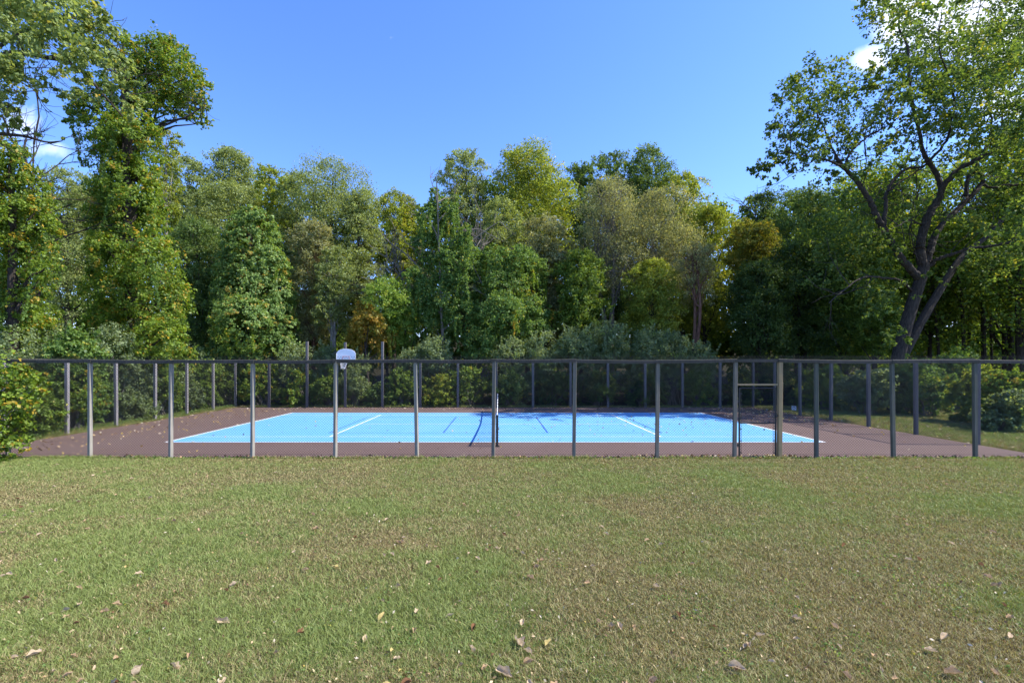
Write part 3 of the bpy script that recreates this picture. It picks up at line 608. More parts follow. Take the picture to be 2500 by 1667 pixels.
# ------------------------------------------------------------------ vine-wrapped trees
def vine_tree(name, label, base, D, pts, n, size, pal, seed, barkm='bark_dark', branches=(), dz=.8, per=45, hang=0, hang_pal=None, tr=.3, extra_vine=None, spray=.5, wid=.14, fat=1.06, cat='tree', **kw):
    r = np.random.default_rng(seed); b0 = W(base, 900, D) * (1, 1, 0); T = empty(name, b0, label, cat, None); tb = MB()
    pts = [(q[0], q[1], q[2] * fat) for q in pts]; n = int(n * 2.0); size *= .8; bl = lobes(pts, D, dz, seed); top = max(bl, key=lambda q: q[2] + q[3]); P = spline([b0 + (0, 0, -.1), b0 * .5 + np.array(top[:3]) * .5 * (1, 1, .8) + (0, 0, 0), top[:3]], 7); tb.tube(P, np.linspace(tr, tr * .25, len(P)), 8)
    for q in bl:
        i_ = int(np.argmin(abs(P[:, 2] - max(.3, q[2] - 1.5)))); tb.tube(curve(P[i_], q[:3], r, 6, .05), np.linspace(tr * .35, .02, 6), 5)
    for pts_, a, c in branches:
        Pb = spline([W(x, y, D + dd) for x, y, dd in pts_], 4); tb.tube(Pb, np.linspace(a, c, len(Pb)), 6)
        for _ in range(6): twigs(tb, r, Pb[r.integers(len(Pb) // 3, len(Pb))], nrm(r.normal(0, 1, 3)), 1.0, .018, 1)
    tb.build('trunk', M[barkm], T)
    if hang:
        sel = [bl[i_] for i_ in r.choice(len(bl), hang)]; st = [np.array(q[:3]) + np.array([math.cos(a), math.sin(a), -.1]) * q[3] * r.uniform(.8, 1.05) for q, a in zip(sel, r.uniform(-math.pi, .3, hang))]
        ex = strands(r, st, [nrm(np.array([r.normal(0, .12), r.normal(0, .12), -1])) for _ in st], 2.4, 75, size * .9, hang_pal or pal, .075)
        P_, Q_, t_ = ex; P_ = P_ - np.array(T.location); raw_mesh('vine', P_, Q_, M['leaf'], T, t_)
    kw.setdefault('up', -.55); kw.setdefault('shell', .72); kw.setdefault('droop', .6); crown_mesh(r, bl, n, size, pal, per, parent=T, spray=spray, wid=wid, **kw)
    return T
vine_tree('tree', 'tall tree wrapped in a thick column of green and orange vines near the left', 335, 27,
    [(340, 850, 70), (270, 850, 50), (390, 830, 50), (300, 790, 60), (365, 780, 60), (415, 790, 34), (255, 790, 38), (290, 720, 62), (360, 710, 70), (415, 730, 45), (250, 700, 40), (300, 640, 58), (360, 630, 60), (260, 610, 38), (398, 650, 35), (290, 560, 55), (345, 545, 50), (300, 520, 58), (340, 500, 48), (265, 540, 45), (320, 590, 55), (310, 450, 52),
     (385, 570, 26), (285, 480, 52), (335, 460, 46), (365, 500, 25), (275, 400, 48), (325, 390, 50), (300, 430, 50), (350, 420, 28), (270, 330, 52), (325, 325, 50), (300, 350, 50), (320, 290, 48), (360, 330, 22), (250, 270, 48), (300, 220, 45), (210, 260, 30), (180, 290, 22), (300, 160, 34), (340, 110, 0), (190, 330, 16)][:-2],
    38000, .17, 'vine_y', 21, fat=.98, out=1.4, per=36, hang=34, hang_pal='vine', tr=.42)
# its free upper crown, leaning right
vine_tree('tree', 'green topped tree with a limb reaching right above the vine column, against open sky', 372, 28.2,
    [(340, 200, 34), (370, 150, 30), (400, 125, 26), (425, 120, 18), (440, 160, 26), (405, 175, 32), (370, 215, 34), (420, 215, 32), (460, 190, 26), (480, 225, 22), (500, 212, 12), (455, 245, 24), (490, 265, 16), (430, 262, 24), (500, 300, 12), (475, 290, 14), (390, 250, 28), (350, 265, 24), (320, 130, 22), (300, 100, 18), (440, 290, 14)],
    9000, .17, 'vine_y', 22, per=18, up=.5, fat=1, tr=.26, spray=1.15, shell=.3, branches=[([(368, 330, 0), (385, 312, 0), (400, 298, 0), (430, 293, -.3), (460, 285, -.5), (490, 262, -.6)], .09, .03), ([(368, 330, 0), (380, 280, .2), (400, 230, .5), (410, 180, .6)], .08, .02), ([(450, 285, -.4), (480, 300, -.6), (500, 240, -.8)], .03, .01)])
vine_tree('tree', 'rounded haystack of broad leaved vines with orange patches, left of the tall hoop posts', 615, 36,
    [(615, 850, 70), (560, 860, 45), (670, 850, 50), (590, 790, 60), (655, 780, 52), (555, 800, 35), (620, 730, 76), (570, 725, 42), (670, 725, 42), (612, 665, 68), (650, 650, 45), (575, 650, 30), (605, 600, 52), (640, 590, 42), (575, 590, 25), (600, 555, 36), (628, 550, 34), (610, 530, 24), (700, 800, 26), (545, 730, 20)],
    34000, .20, 'dome', 23, per=26, hang=22, hang_pal='vine_y', tr=.3, spray=.22, wid=.085, shell=.9, out=2.2, up=-.4)
vine_tree('tree', 'spire shaped tree draped in bright green vines with bare grey twigs, near the centre', 1090, 37,
    [(1090, 800, 40), (1050, 780, 45), (1130, 770, 40), (1030, 720, 40), (1080, 720, 50), (1125, 700, 42), (1160, 680, 26), (1010, 680, 26), (1060, 660, 45), (1110, 640, 42), (1150, 630, 30), (1040, 600, 36), (1085, 590, 36), (1125, 600, 28), (1050, 550, 30), (1090, 540, 28), (1040, 520, 22), (1070, 500, 22), (1100, 510, 18), (1062, 470, 12), (1066, 445, 6), (1110, 480, 9), (1135, 560, 14)],
    26000, .17, 'vine', 24, fat=.9, tr=.15, per=30, hang=80, hang_pal='vine', barkm='bark_grey', branches=[([(1100, 640, 0), (1150, 590, .3), (1190, 560, .5), (1220, 540, .6)], .08, .015), ([(1120, 600, -.2), (1160, 560, -.4), (1200, 575, -.6), (1230, 590, -.8)], .06, .012), ([(1030, 660, 0), (990, 620, -.2), (950, 590, -.3), (925, 560, -.3)], .07, .015), ([(1050, 640, 0), (1000, 600, .4), (965, 560, .7)], .05, .012), ([(1075, 520, 0), (1055, 450, 0), (1050, 430, 0)], .04, .01), ([(1085, 540, 0), (1110, 470, .3), (1130, 440, .5)], .04, .01), ([(1150, 640, -.3), (1180, 700, -.8), (1190, 740, -.9)], .04, .01)])
vine_tree('tree', 'broad curtain of green and yellow vines hanging over a tree, right of the vine spire', 1250, 37,
    [(1250, 820, 50), (1200, 810, 40), (1300, 810, 38), (1225, 760, 48), (1285, 760, 42), (1185, 740, 36), (1320, 770, 24), (1230, 700, 50), (1290, 700, 38), (1190, 680, 40), (1215, 650, 40), (1265, 650, 42), (1305, 660, 30), (1250, 620, 26), (1200, 625, 26), (1295, 630, 18), (1340, 760, 14)],
    22000, .17, 'vine', 25, fat=.92, per=30, hang=70, hang_pal='vine_y', tr=.3)
vine_tree('shrub', 'bright green rounded vine mound right of the basketball hoop', 945, 36.5, [(945, 730, 40), (920, 720, 28), (970, 725, 28), (945, 705, 28), (935, 760, 40), (975, 765, 34), (985, 800, 30), (940, 810, 36), (1000, 770, 18), (960, 840, 30)], 11000, .14, 'bright', 26, per=34, hang=10, tr=.15, cat='shrub')
vine_tree('shrub', 'orange tinted vine heap directly behind the tall fence post right of the hoop', 905, 35.2, [(905, 830, 34), (880, 820, 26), (935, 815, 24), (900, 790, 30), (925, 795, 24), (890, 765, 20), (880, 790, 20), (945, 835, 20), (885, 745, 12)], 8000, .18, 'orange', 27, per=26, hang=8, hang_pal='orange', tr=.12, cat='shrub')
vine_tree('tree', 'yellow green vine covered tree filling the left edge of the photo above the shrubs', 30, 22,
    [(20, 400, 45), (60, 470, 45), (10, 480, 50), (40, 540, 55), (95, 560, 35), (20, 610, 55), (80, 620, 45), (115, 650, 25), (40, 680, 45), (90, 690, 34), (10, 730, 40), (60, 740, 30), (-40, 560, 70), (-40, 420, 60), (-50, 700, 60), (30, 360, 20), (85, 520, 26), (10, 790, 60), (80, 790, 45)], 22000, .15, 'vine_y', 28, per=34, hang=20, hang_pal='vine', tr=.3)

# ------------------------------------------------------------------ forest behind the court
FG = 'forest trees behind the court'
TR = [
 # label, x, top, half width, D, bottom, palette, n, size, options
 ('grey green tree filling the gap left of the vine column', 165, 425, 75, 44, 760, 'olive', 15000, .21, dict(twig=1)),
 ('small rust tipped treetop just left of the vine column', 232, 430, 42, 48, 700, 'olive', 6000, .22, dict()),
 ('slender pale stemmed tree right of the vine column, thin top against the sky', 405, 315, 34, 37, 560, 'yellow', 3800, .19, dict(barkm='bark_pale', spray=.9, wid=.2, twig=1)),
 ('olive tree with a broad crown right behind the slender pale tree', 462, 392, 58, 46, 780, 'olive', 15000, .22, dict()),
 ('round topped olive tree with an open see-through neck above the vine haystack', 568, 375, 56, 48, 500, 'olive', 6500, .22, dict(wid=.2)),
 ('dense olive tree below the round topped one', 555, 455, 75, 44, 800, 'olive', 17000, .21, dict()),
 ('layered fresh green tree between the vine column and the vine haystack', 480, 545, 62, 37, 850, 'green', 17000, .17, dict(shape=.7)),
 ('yellow tinged tree peeping over the right shoulder of the vine haystack', 668, 422, 52, 47, 790, 'yellow', 13000, .22, dict()),
 ('grey green tree between the yellow tinged one and the feathery tree', 722, 428, 48, 45, 790, 'olive', 12000, .20, dict()),
 ('feathery pale grey green tree, tallest left of the centre gap', 812, 398, 82, 43, 800, 'olive', 26000, .17, dict(twig=1, wid=.2)),
 ('low shoulder of grey green foliage right of the feathery tree', 880, 480, 46, 42, 800, 'olive', 11000, .19, dict(twig=1)),
 ('dusky tree with purple red twigs under the feathery tree', 765, 545, 52, 39, 830, 'grey', 11000, .17, dict(twig=2, barkm='bark_red')),
 ('thin grey tree with a pale twin trunk behind the backboard', 812, 610, 44, 37.5, 800, 'olive', 8000, .17, dict(barkm='bark_pale', stems=2, trunk_r=.17)),
 ('brownish green tree left of the vine spire', 962, 478, 52, 46, 800, 'yellow', 13000, .21, dict()),
 ('small golden treetop at the low point of the skyline', 1010, 505, 40, 48, 760, 'yellow', 8000, .21, dict(twig=1)),
 ('tall olive green tree rising behind the vine spire', 1138, 378, 58, 50, 800, 'olive', 17000, .23, dict()),
 ('broad yellow green treetop, widest crown on the central skyline', 1288, 368, 92, 51, 760, 'yellow', 30000, .24, dict(shape=.8)),
 ('dull green tree nested below the broad yellow green crown on its left', 1222, 495, 58, 43, 800, 'olive', 15000, .20, dict()),
 ('grey green dome shaped tree below the broad yellow green crown on its right', 1330, 535, 60, 41, 820, 'grey', 17000, .19, dict()),
 ('dark green tree in the notch right of the broad yellow green crown', 1418, 405, 42, 53, 800, 'green', 12000, .24, dict()),
 ('dark green treetop second from the right of the central skyline', 1492, 382, 52, 54, 800, 'green', 15000, .24, dict()),
 ('deep green treetop with orange tips, rightmost of the three dark crowns', 1580, 372, 62, 54, 800, 'green', 19000, .24, dict()),
 ('orange tinged tree sloping down the right side of the skyline', 1668, 432, 56, 51, 800, 'yellow', 14000, .23, dict()),
 ('thinly leaved grey tree with many bare twigs and a dark forked trunk', 1490, 445, 78, 40, 700, 'grey', 13000, .14, dict(twig=4, barkm='bark_grey', wid=.22, stems=2, trunk_r=.3)),
 ('second twiggy brown grey tree leaning right beside the thinly leaved one', 1600, 470, 78, 41, 740, 'grey', 15000, .15, dict(twig=3, barkm='bark_grey', wid=.2)),
 ('soft yellow green tree at the right end of the bright wood', 1720, 510, 66, 44, 800, 'yellow', 19000, .20, dict()),
 ('dark understorey tree left of the twiggy grey tree', 1420, 620, 58, 38.5, 850, 'broad', 14000, .19, dict()),
 ('yellowish understorey tree right of the forked trunk', 1590, 640, 60, 38, 850, 'yellow', 14000, .17, dict()),
 ('small red barked tree with wide bare limbs at the edge of the shade', 1700, 600, 50, 36.5, 720, 'grey', 3000, .14, dict(twig=3, barkm='bark_red', stems=3, trunk_r=.2, wid=.25)),
 ('orange crowned tree at the edge of the dark wood', 1838, 550, 52, 40, 700, 'gold', 12000, .19, dict()),
 ('blue green tree with bare twigs behind the orange crown', 1862, 478, 62, 52, 800, 'dark', 17000, .24, dict(twig=1)),
 ('green tree left of the huge tree, sunlit on top', 1965, 470, 75, 45, 830, 'green', 20000, .21, dict()),
 ('yellow green tree showing through the forks of the huge tree', 2135, 458, 62, 44, 830, 'yellow', 16000, .21, dict()),
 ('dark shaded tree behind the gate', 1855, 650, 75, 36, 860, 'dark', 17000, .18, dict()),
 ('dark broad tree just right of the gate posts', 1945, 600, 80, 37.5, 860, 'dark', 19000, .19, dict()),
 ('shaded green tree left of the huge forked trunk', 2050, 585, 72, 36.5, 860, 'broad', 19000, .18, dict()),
 ('leafy low tree touching the left side of the huge trunk', 2135, 700, 50, 34, 860, 'broad', 12000, .16, dict()),
 ('green tree behind the huge trunk on the right', 2270, 560, 66, 42, 800, 'broad', 17000, .20, dict()),
 ('upright tree with yellow leaves low in the right wood', 2365, 575, 60, 46, 760, 'yellow', 12000, .21, dict()),
 ('leafy tree at the right edge above the dark trunks', 2470, 520, 66, 41, 740, 'broad', 17000, .20, dict()),
]
for k, (lab, x, yt, hw, D, yb, pal, n, sz, op) in enumerate(TR):
    tree('tree', lab, x, yt, hw, D, yb, pal, n, sz, seed=100 + k, group=FG, **op)
# dark trunks of the right wood
for k, (x, D, rad, top, lab) in enumerate([(2292, 40, .13, 640, 'forked dark trunk low behind the huge tree'), (2330, 44, .14, 560, 'thin dark trunk left of the yellow gap'), (2352, 39, .16, 600, 'dark trunk at the left of the yellow gap'), (2405, 41, .2, 560, 'stout dark trunk in the middle of the yellow gap'), (2425, 46, .12, 600, 'slim trunk right of the yellow gap'),
                                      (2456, 43, .17, 540, 'dark trunk second from the right edge'), (2494, 36, .27, 500, 'thick black trunk at the right edge of the photo')]):
    r = np.random.default_rng(300 + k); b0 = W(x, 900, D) * (1, 1, 0); T = empty('tree', b0, lab, 'tree', 'dark trunks of the right wood'); tb = MB(); h = W(x, top, D)[2]
    P = spline([b0 + (0, 0, -.1), b0 + (r.normal(0, .2), 0, h * .4), b0 + (r.normal(0, .4), 0, h * .75), b0 + (r.normal(0, .5), 0, h)], 5); tb.tube(P, np.linspace(rad, rad * .4, len(P)), 8)
    for _ in range(9): twigs(tb, r, P[r.integers(5, len(P))], nrm(r.normal(0, 1, 3) + np.array([0, 0, .3])), r.uniform(1.2, 2.6), rad * .25, 1)
    tb.build('trunk', M['bark_dark'], T)
    crown_mesh(r, [(*(P[-1] + r.normal(0, .8, 3)), 1.5) for _ in range(4)], 3500, .19, 'broad', parent=T)
# bare and dead stems
for k, (x, yt, D, ln, yb, lab, gp) in enumerate([(62, 345, 24, 3.0, 560, 'bare forked snag at the left edge, standing out of the vine covered tree', None), (84, 310, 25, 3.4, 560, 'straight dead stem right of the forked snag at the left edge', None),
        (1845, 500, 50, 2.4, 620, 'leafless twiggy treetop above the orange crown', None), (1060, 520, 44, 2.6, 700, 'leafless grey treetop behind the vine spire', None), (1175, 560, 39, 3.6, 800, 'bare whitish branching tree between spire and vine curtain', None), (985, 640, 38, 3.2, 840, 'dead grey tree with tangled limbs left of the vine spire', None)]):
    r = np.random.default_rng(500 + k); b0 = W(x, 900, D) * (1, 1, 0); h = W(x, yt, D)[2]; T = empty('dead_tree', b0, lab, 'dead tree', gp); tb = MB()
    P = spline([b0 + (0, 0, -.1), b0 + (.2, 0, h * .4), b0 + (-.1, 0, h * .7), b0 + (0, 0, h)], 5); tb.tube(P, np.linspace(.16 if k != 3 else .07, .02, len(P)), 7)
    for q in range(16 if k != 1 else 5): twigs(tb, r, P[r.integers(8, len(P) - 1)], nrm(r.normal(0, .7, 3) + np.array([0, 0, .9])), ln * r.uniform(.4, .9), .045, 2, .45)
    tb.build('trunk', M['bark_grey' if k > 2 else 'bark_dark'], T)

# ------------------------------------------------------------------ shrubs round the court
def shrub(label, xc, ytop, hw, D, pal='silver', n=7000, size=.11, seed=0, group=None, shoots=24, X=None, spray=.6, depth=1.0, pal2=None):
    r = np.random.default_rng(seed + 900); c0 = W(xc, ytop, D); h = c0[2]; wd = hw / F * D; x0 = c0[0] if X is None else X
    T = empty('shrub', (x0, D, 0), label, 'shrub', group); bl = []
    for k in range(13):
        a = r.uniform(0, 2 * math.pi); q = r.random() ** .6; z = h * r.uniform(.12, .78); rr = wd * q * .8 * math.sqrt(max(.1, 1 - (z / h) ** 2)); bl.append((x0 + rr * math.cos(a), D + rr * math.sin(a) * depth, z, min(wd * .42, h * .34) * r.uniform(.7, 1.1)))
    bl.append((x0 + r.normal(0, .15) * wd, D, h * .74, h * .2))
    tb = MB()
    for q in bl:
        C = curve((x0 + r.normal(0, .2), D + r.normal(0, .2), -.05), q[:3], r, 6, .06); tb.tube(C, np.linspace(.035, .01, 6), 5)
    tb.build('stem', M['bark_grey'], T)
    st = [np.array(q[:3]) + (0, 0, q[3] * .6) for q in (bl[i_] for i_ in r.choice(len(bl), shoots))]
    ex = strands(r, st, [nrm(np.array([r.normal(0, .45), r.normal(0, .45), 1.0])) for _ in st], h * .28, 55, size, pal2 or pal, .07, .05)
    crown_mesh(r, bl, n, size, pal, 40, spray=spray, parent=T, extra=ex, wid=.17, up=.6, below=.8, name='foliage'); return T
SG = 'shrubs behind the far fence'
SH = [
 ('dense shrub in the far left corner behind the fence', 560, 900, 60, 34.5, 'broad', 8000), ('low leafy shrub at the foot of the vine haystack, with orange leaves', 640, 880, 50, 34, 'vine_y', 8000), ('grey green shrub behind the left tall fence post', 715, 838, 55, 35, 'silver', 9000),
 ('orange flecked shrub below and left of the backboard', 745, 905, 48, 33.6, 'vine_y', 7500), ('green shrub directly under the backboard', 812, 900, 48, 33.7, 'broad', 8000), ('silvery shrub behind the hoop post, reaching above the fence', 800, 845, 50, 35.2, 'silver', 9000),
 ('shrub behind the tall post right of the hoop', 870, 868, 48, 34, 'silver', 8500), ('low green shrub between hoop and the spire', 925, 930, 45, 33.5, 'green', 7000), ('yellow flecked low shrub left of the silvery clump', 985, 905, 45, 33.6, 'broad', 7500),
 ('tall silvery shrub at the foot of the vine spire', 1060, 822, 62, 35, 'silver', 12000), ('silvery shrub leaning left of the tall one', 1000, 850, 48, 34.6, 'silver', 9000), ('olive shrub low behind the net', 1075, 915, 50, 33.6, 'yellow', 7500), ('green vine shrub right of the foot of the spire', 1165, 800, 40, 35.6, 'vine', 8500),
 ('shrub low behind the net end', 1150, 905, 52, 33.8, 'broad', 8000), ('silvery shrub right of the vine shrub', 1250, 822, 52, 34.8, 'silver', 10000), ('grey shrub below the vine curtain', 1320, 812, 50, 34.9, 'silver', 10000), ('shaded shrub behind the middle of the court', 1240, 900, 55, 33.7, 'green', 8000), ('silvery shrub left of the forked trunk', 1400, 800, 55, 34.9, 'silver', 11000),
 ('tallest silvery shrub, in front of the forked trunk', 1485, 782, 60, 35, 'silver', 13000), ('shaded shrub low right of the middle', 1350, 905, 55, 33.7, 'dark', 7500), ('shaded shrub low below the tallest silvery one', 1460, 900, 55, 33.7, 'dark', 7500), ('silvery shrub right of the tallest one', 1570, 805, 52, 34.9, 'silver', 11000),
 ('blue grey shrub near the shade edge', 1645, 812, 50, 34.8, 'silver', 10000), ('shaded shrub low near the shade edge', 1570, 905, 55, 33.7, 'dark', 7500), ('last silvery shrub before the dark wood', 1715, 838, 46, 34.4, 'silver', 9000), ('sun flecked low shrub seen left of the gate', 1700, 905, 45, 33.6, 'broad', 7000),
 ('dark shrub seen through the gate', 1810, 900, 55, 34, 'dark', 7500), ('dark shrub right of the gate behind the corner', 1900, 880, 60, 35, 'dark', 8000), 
]
for k, (lab, x, yt, hw, D, pal, n) in enumerate(SH): shrub(lab, x, yt, hw, D, pal, n, .115 if pal == 'silver' else .13, seed=k, group=SG, shoots=30 if pal == 'silver' else 14)
LG = 'shrubs along the left fence'
for k, (lab, x, yt, hw, D, pal, n, sz) in enumerate([
 ('silvery shrub highest on the left, under the vine covered tree', 40, 800, 95, 21.5, 'silver', 17000, .10), ('bright leafed vine shrub above the rail on the left', 185, 815, 75, 22, 'vine', 12000, .13), ('silvery shrub behind the second left post', 100, 790, 75, 24, 'silver', 14000, .10), ('silvery green shrub at the foot of the vine column', 285, 800, 65, 24.5, 'silver', 13000, .10),
 ('leafy shrub low between the first left side posts', 110, 930, 75, 19.8, 'broad', 13000, .10), ('green yellow shrub beside the third left side post', 215, 890, 70, 21.6, 'vine_y', 12000, .11), ('round grey green shrub behind the fourth left side post', 320, 900, 58, 25, 'silver', 12000, .10), ('leafy shrub right of the vine column foot', 385, 860, 50, 27.5, 'broad', 11000, .12),
 ('vine tangle with orange leaves under the column', 440, 835, 48, 30, 'vine_y', 10000, .14), ('grey shrub near the far left corner', 440, 905, 46, 29.5, 'silver', 9000, .11), ('green shrub at the far left corner', 500, 880, 46, 32, 'broad', 9000, .12), ('silvery shrub above the corner of the left fence', 470, 850, 44, 32.5, 'silver', 8000, .12),
 ('shrub pressing on the left fence near its front', 20, 880, 80, 18.2, 'silver', 14000, .09)]):
    T = shrub(lab, x, yt, hw, D, pal, n, sz, seed=60 + k, group=LG, shoots=26); lim = LX - .5 - hw / F * D * .55
    T.location.x = min(T.location.x, lim)
# broad leaved vine bush on the near left fence
r = np.random.default_rng(41)
T = empty('shrub', (-15.2, 14.3, 0), 'broad leaved vine bush with yellow leaves swallowing the left end of the near fence', 'shrub'); tb = MB()
bl = lobes([(10, 1060, 42), (-40, 1020, 60), (30, 1000, 40), (60, 960, 34), (20, 940, 45), (-30, 930, 60), (75, 935, 22), (40, 1080, 24), (15, 1110, 26), (-60, 1090, 50), (-10, 905, 30), (50, 925, 24), (100, 940, 14)], 14.35, .22, 9)
for q in bl: tb.tube(curve((-15.0 + r.normal(0, .2), 14.4, -.05), q[:3], r, 6, .08), np.linspace(.03, .008, 6), 5)
tb.build('stem', M['bark_grey'], T)
crown_mesh(r, bl, 5200, .105, 'vine_y', 16, parent=T, spray=.7, wid=.24, shell=.6, below=.9, name='foliage', droop=.8, asp=.9, zmin=.1)
# right side shrubs beyond the verge
for k, (lab, x, yt, hw, D, pal, n) in enumerate([('leafy shrub at the back of the right verge', 2010, 900, 55, 31, 'broad', 10000), ('pale green shrub behind the third right side post', 2120, 905, 62, 28, 'silver', 12000), ('dark leaved shrub between verge and huge trunk', 2200, 885, 60, 28.5, 'broad', 11000), ('yellow green shrub right of the huge trunk', 2270, 880, 60, 27, 'vine', 11000),
      ('low bright shrub under the yellow gap', 2335, 850, 55, 31, 'vine', 10000), ('arching shrub beside the last near post', 2390, 895, 65, 24, 'yellow', 12000), ('orange flecked shrub at the right edge', 2475, 905, 60, 22, 'vine_y', 11000), ('grey shrub low at the right edge', 2440, 960, 60, 21, 'silver', 9000), ('green shrub outside the far right corner', 1950, 905, 50, 34, 'green', 8000)]):
    shrub(lab, x, yt, hw, D, pal, n, .12, seed=120 + k, group='shrubs along the right verge', shoots=16)

# trees added on the right, mostly out of view, to shade the dark wood
for k, (x, y, h, rr) in enumerate([(33, 41, 19, 5), (39, 35, 20, 5.5), (45, 44, 22, 6), (52, 38, 20, 6), (36, 49, 21, 5.5), (27, 38.5, 14, 3.5)]):
    D = y; xp = x / D * F + CX; yt = CY - (h - CH) / D * F; tree('tree', ['added leafy tree beyond the right edge, shading the dark wood', 'added wide tree beyond the right edge behind the huge tree', 'added tall tree deep in the wood beyond the right edge', 'added far tree beyond the right edge of the photo', 'added rear tree beyond the right edge of the wood', 'added mid height tree close behind the huge tree'][k], xp, yt, rr / D * F, D, CY - 1.5 / D * F, 'broad', 11000, .32, seed=400 + k, group='trees added for shade on the right')

# distant wood that reads as one mass, closing the gaps between the trees
r = np.random.default_rng(8); bl = []
for x in np.linspace(-100, 2800, 74):
    top = np.interp(x, [-100, 200, 560, 700, 900, 1050, 1300, 1500, 1650, 1800, 2000, 2300, 2500, 2800], [520, 510, 500, 490, 540, 560, 470, 460, 500, 560, 540, 600, 600, 560])
    for y in list(np.arange(top + 20, 900, 62)) + [790, 820, 850, 875]: bl.append((*W(x + r.normal(0, 12), y + r.normal(0, 10), 60 + r.normal(0, 2)), 2.6 * r.uniform(.8, 1.2)))
o = crown_mesh(r, bl, 250000, .46, 'broad', 40, name='woodland', spray=.7, cull=0.0)
tag(o, 'dense mass of distant woodland behind all the separate trees', 'woodland', kind='stuff')

# ------------------------------------------------------------------ lawn grass
r = np.random.default_rng(3); NB = 950000
D_ = 3.2 + (14.62 - 3.2) * r.random(NB * 2) ** 1.25
xw = D_ * 1.12 + .4; x = r.uniform(-1, 1, NB * 2) * xw; keep = (x > -1.06 * D_ - .3) & (x < 1.1 * D_ + .3); x, y = x[keep][:NB], D_[keep][:NB]
def blades(r, x, y, hmul=1.0, name='grass'):
    n = len(x); far = (np.maximum(y, 3.5) / 4.0)
    gr = .55 * vnoise(x, y, 1.5, 31) + .3 * vnoise(x, y, .45, 32) + .15 * vnoise(x, y, .14, 33); gr2 = vnoise(x * .55, y, 2.4, 34); front = np.clip((y - 4.5) / 6, 0, 1)
    rt = np.clip((x / np.maximum(y, 1) - .25) * 1.6, 0, 1); green = np.clip((gr - .5) * (3.0 - 1.3 * front) + .24 + .9 * (gr2 - .5) + .48 * front + .18 * rt * (1 - front) - .25 * np.exp(-((y - 14.3) / .35) ** 2), 0.03, 1)
    tuft = vnoise(x, y, .12, 35) * .6 + vnoise(x, y, .3, 36) * .4
    h = r.uniform(.018, .05, n) ** 1.0 * (.55 + .95 * tuft) * (.8 + .45 * green) * hmul; h *= np.where(r.random(n) < .02, 1.6, 1)
    wd = r.uniform(.0013, .0026, n) * far ** .7
    a = r.uniform(0, 2 * math.pi, n); lean = r.normal(0, .75, (n, 2)); z0 = gz(x, y) - .004
    B0 = np.stack([x, y, z0], -1); side = np.stack([np.cos(a), np.sin(a), a * 0], -1) * wd[:, None]
    mid = B0 + np.stack([lean[:, 0] * h * .35, lean[:, 1] * h * .35, h * .6], -1); tip = B0 + np.stack([lean[:, 0] * h, lean[:, 1] * h, h], -1)
    P = np.stack([B0 - side, B0 + side, mid + side * .8, tip, mid - side * .8], 1)[:, [0, 1, 2, 4, 3]]
    V = P.reshape(-1, 3); i = np.arange(n)[:, None] * 5
    # a quad for the lower blade and a (degenerate-free) quad tip built from mid points and the tip
    T1 = i + np.array([[0, 1, 2]]); T2 = i + np.array([[0, 2, 3]]); T3 = i + np.array([[3, 2, 4]])
    Q = np.concatenate([T1, T2, T3], 1).reshape(-1, 3)
    g0, g1 = np.array((.175, .222, .052)), np.array((.305, .360, .108)); s0, s1 = np.array((.32, .262, .105)), np.array((.56, .47, .23)); b0 = np.array((.12, .075, .035))
    k = r.random((n, 1)); isg = r.random(n) < (.16 + .80 * green); c = np.where(isg[:, None], g0 * (1 - k) + g1 * k, s0 * (1 - k) + s1 * k); br = r.random(n) < .30 * (1.1 - green); c[br] = b0 * r.uniform(.7, 1.5, (br.sum(), 1))
    o = raw_mesh(name, V, Q, M['grass'], None, np.repeat(c, 3, axis=0)); return o
tag(blades(r, x, y), 'short mown lawn grass, green with straw coloured dry patches', 'grass', kind='stuff')
n = 90000; y = NEAR + r.random(n) ** 1.2 * 19; x = RX + .1 + r.random(n) ** 1.3 * 11
tag(blades(r, x, y, 1.6), 'strip of grass verge outside the right fence', 'grass', kind='stuff')
n = 26000; y = NEAR + .3 + r.random(n) * 18; x = LX + .15 - np.abs(r.normal(0, .45, n))
n2 = 24000; x2 = r.uniform(LX, RX, n2); y2 = BACK + .12 + np.abs(r.normal(0, .35, n2))
tag(blades(r, np.concatenate([x, x2]), np.concatenate([y, y2]), 2.6), 'ragged weeds along the left and far edges of the court', 'weeds', kind='stuff')
x = r.uniform(-16, 17.5, 16000); y = 14.56 + np.abs(r.normal(0, .07, 16000)); y = np.minimum(y, 14.72)
m3 = vnoise(x, x * 0, .6, 77) > .42; tag(blades(r, x[m3], y[m3], 2.3), 'untrimmed tufts of grass along the foot of the near fence', 'grass', kind='stuff')
nc = 260; cy = 3.5 + 11 * r.random(nc) ** 1.3; cx = r.uniform(-1.05, 1.08, nc) * cy; n = 9000; k = r.integers(0, nc, n); sp_ = r.uniform(.04, .22, nc)[k]
c = np.stack([cx[k] + r.normal(0, 1, n) * sp_, cy[k] + r.normal(0, 1, n) * sp_, np.zeros(n)], -1); c = c[c[:, 1] < 14.5]; n = len(c); c[:, 2] = gz(c[:, 0], c[:, 1]) + r.uniform(.012, .035, n)
P, Q = leaf_quads(r, c, .020, np.array([0, 0, 1.5]), .9); tag(raw_mesh('clover', P, Q, M['leaf'], None, paint(r, 'vine', r.integers(0, 200, n), 200, n)), 'clover and broad leaved weeds growing in small patches in the lawn', 'clover', kind='stuff')
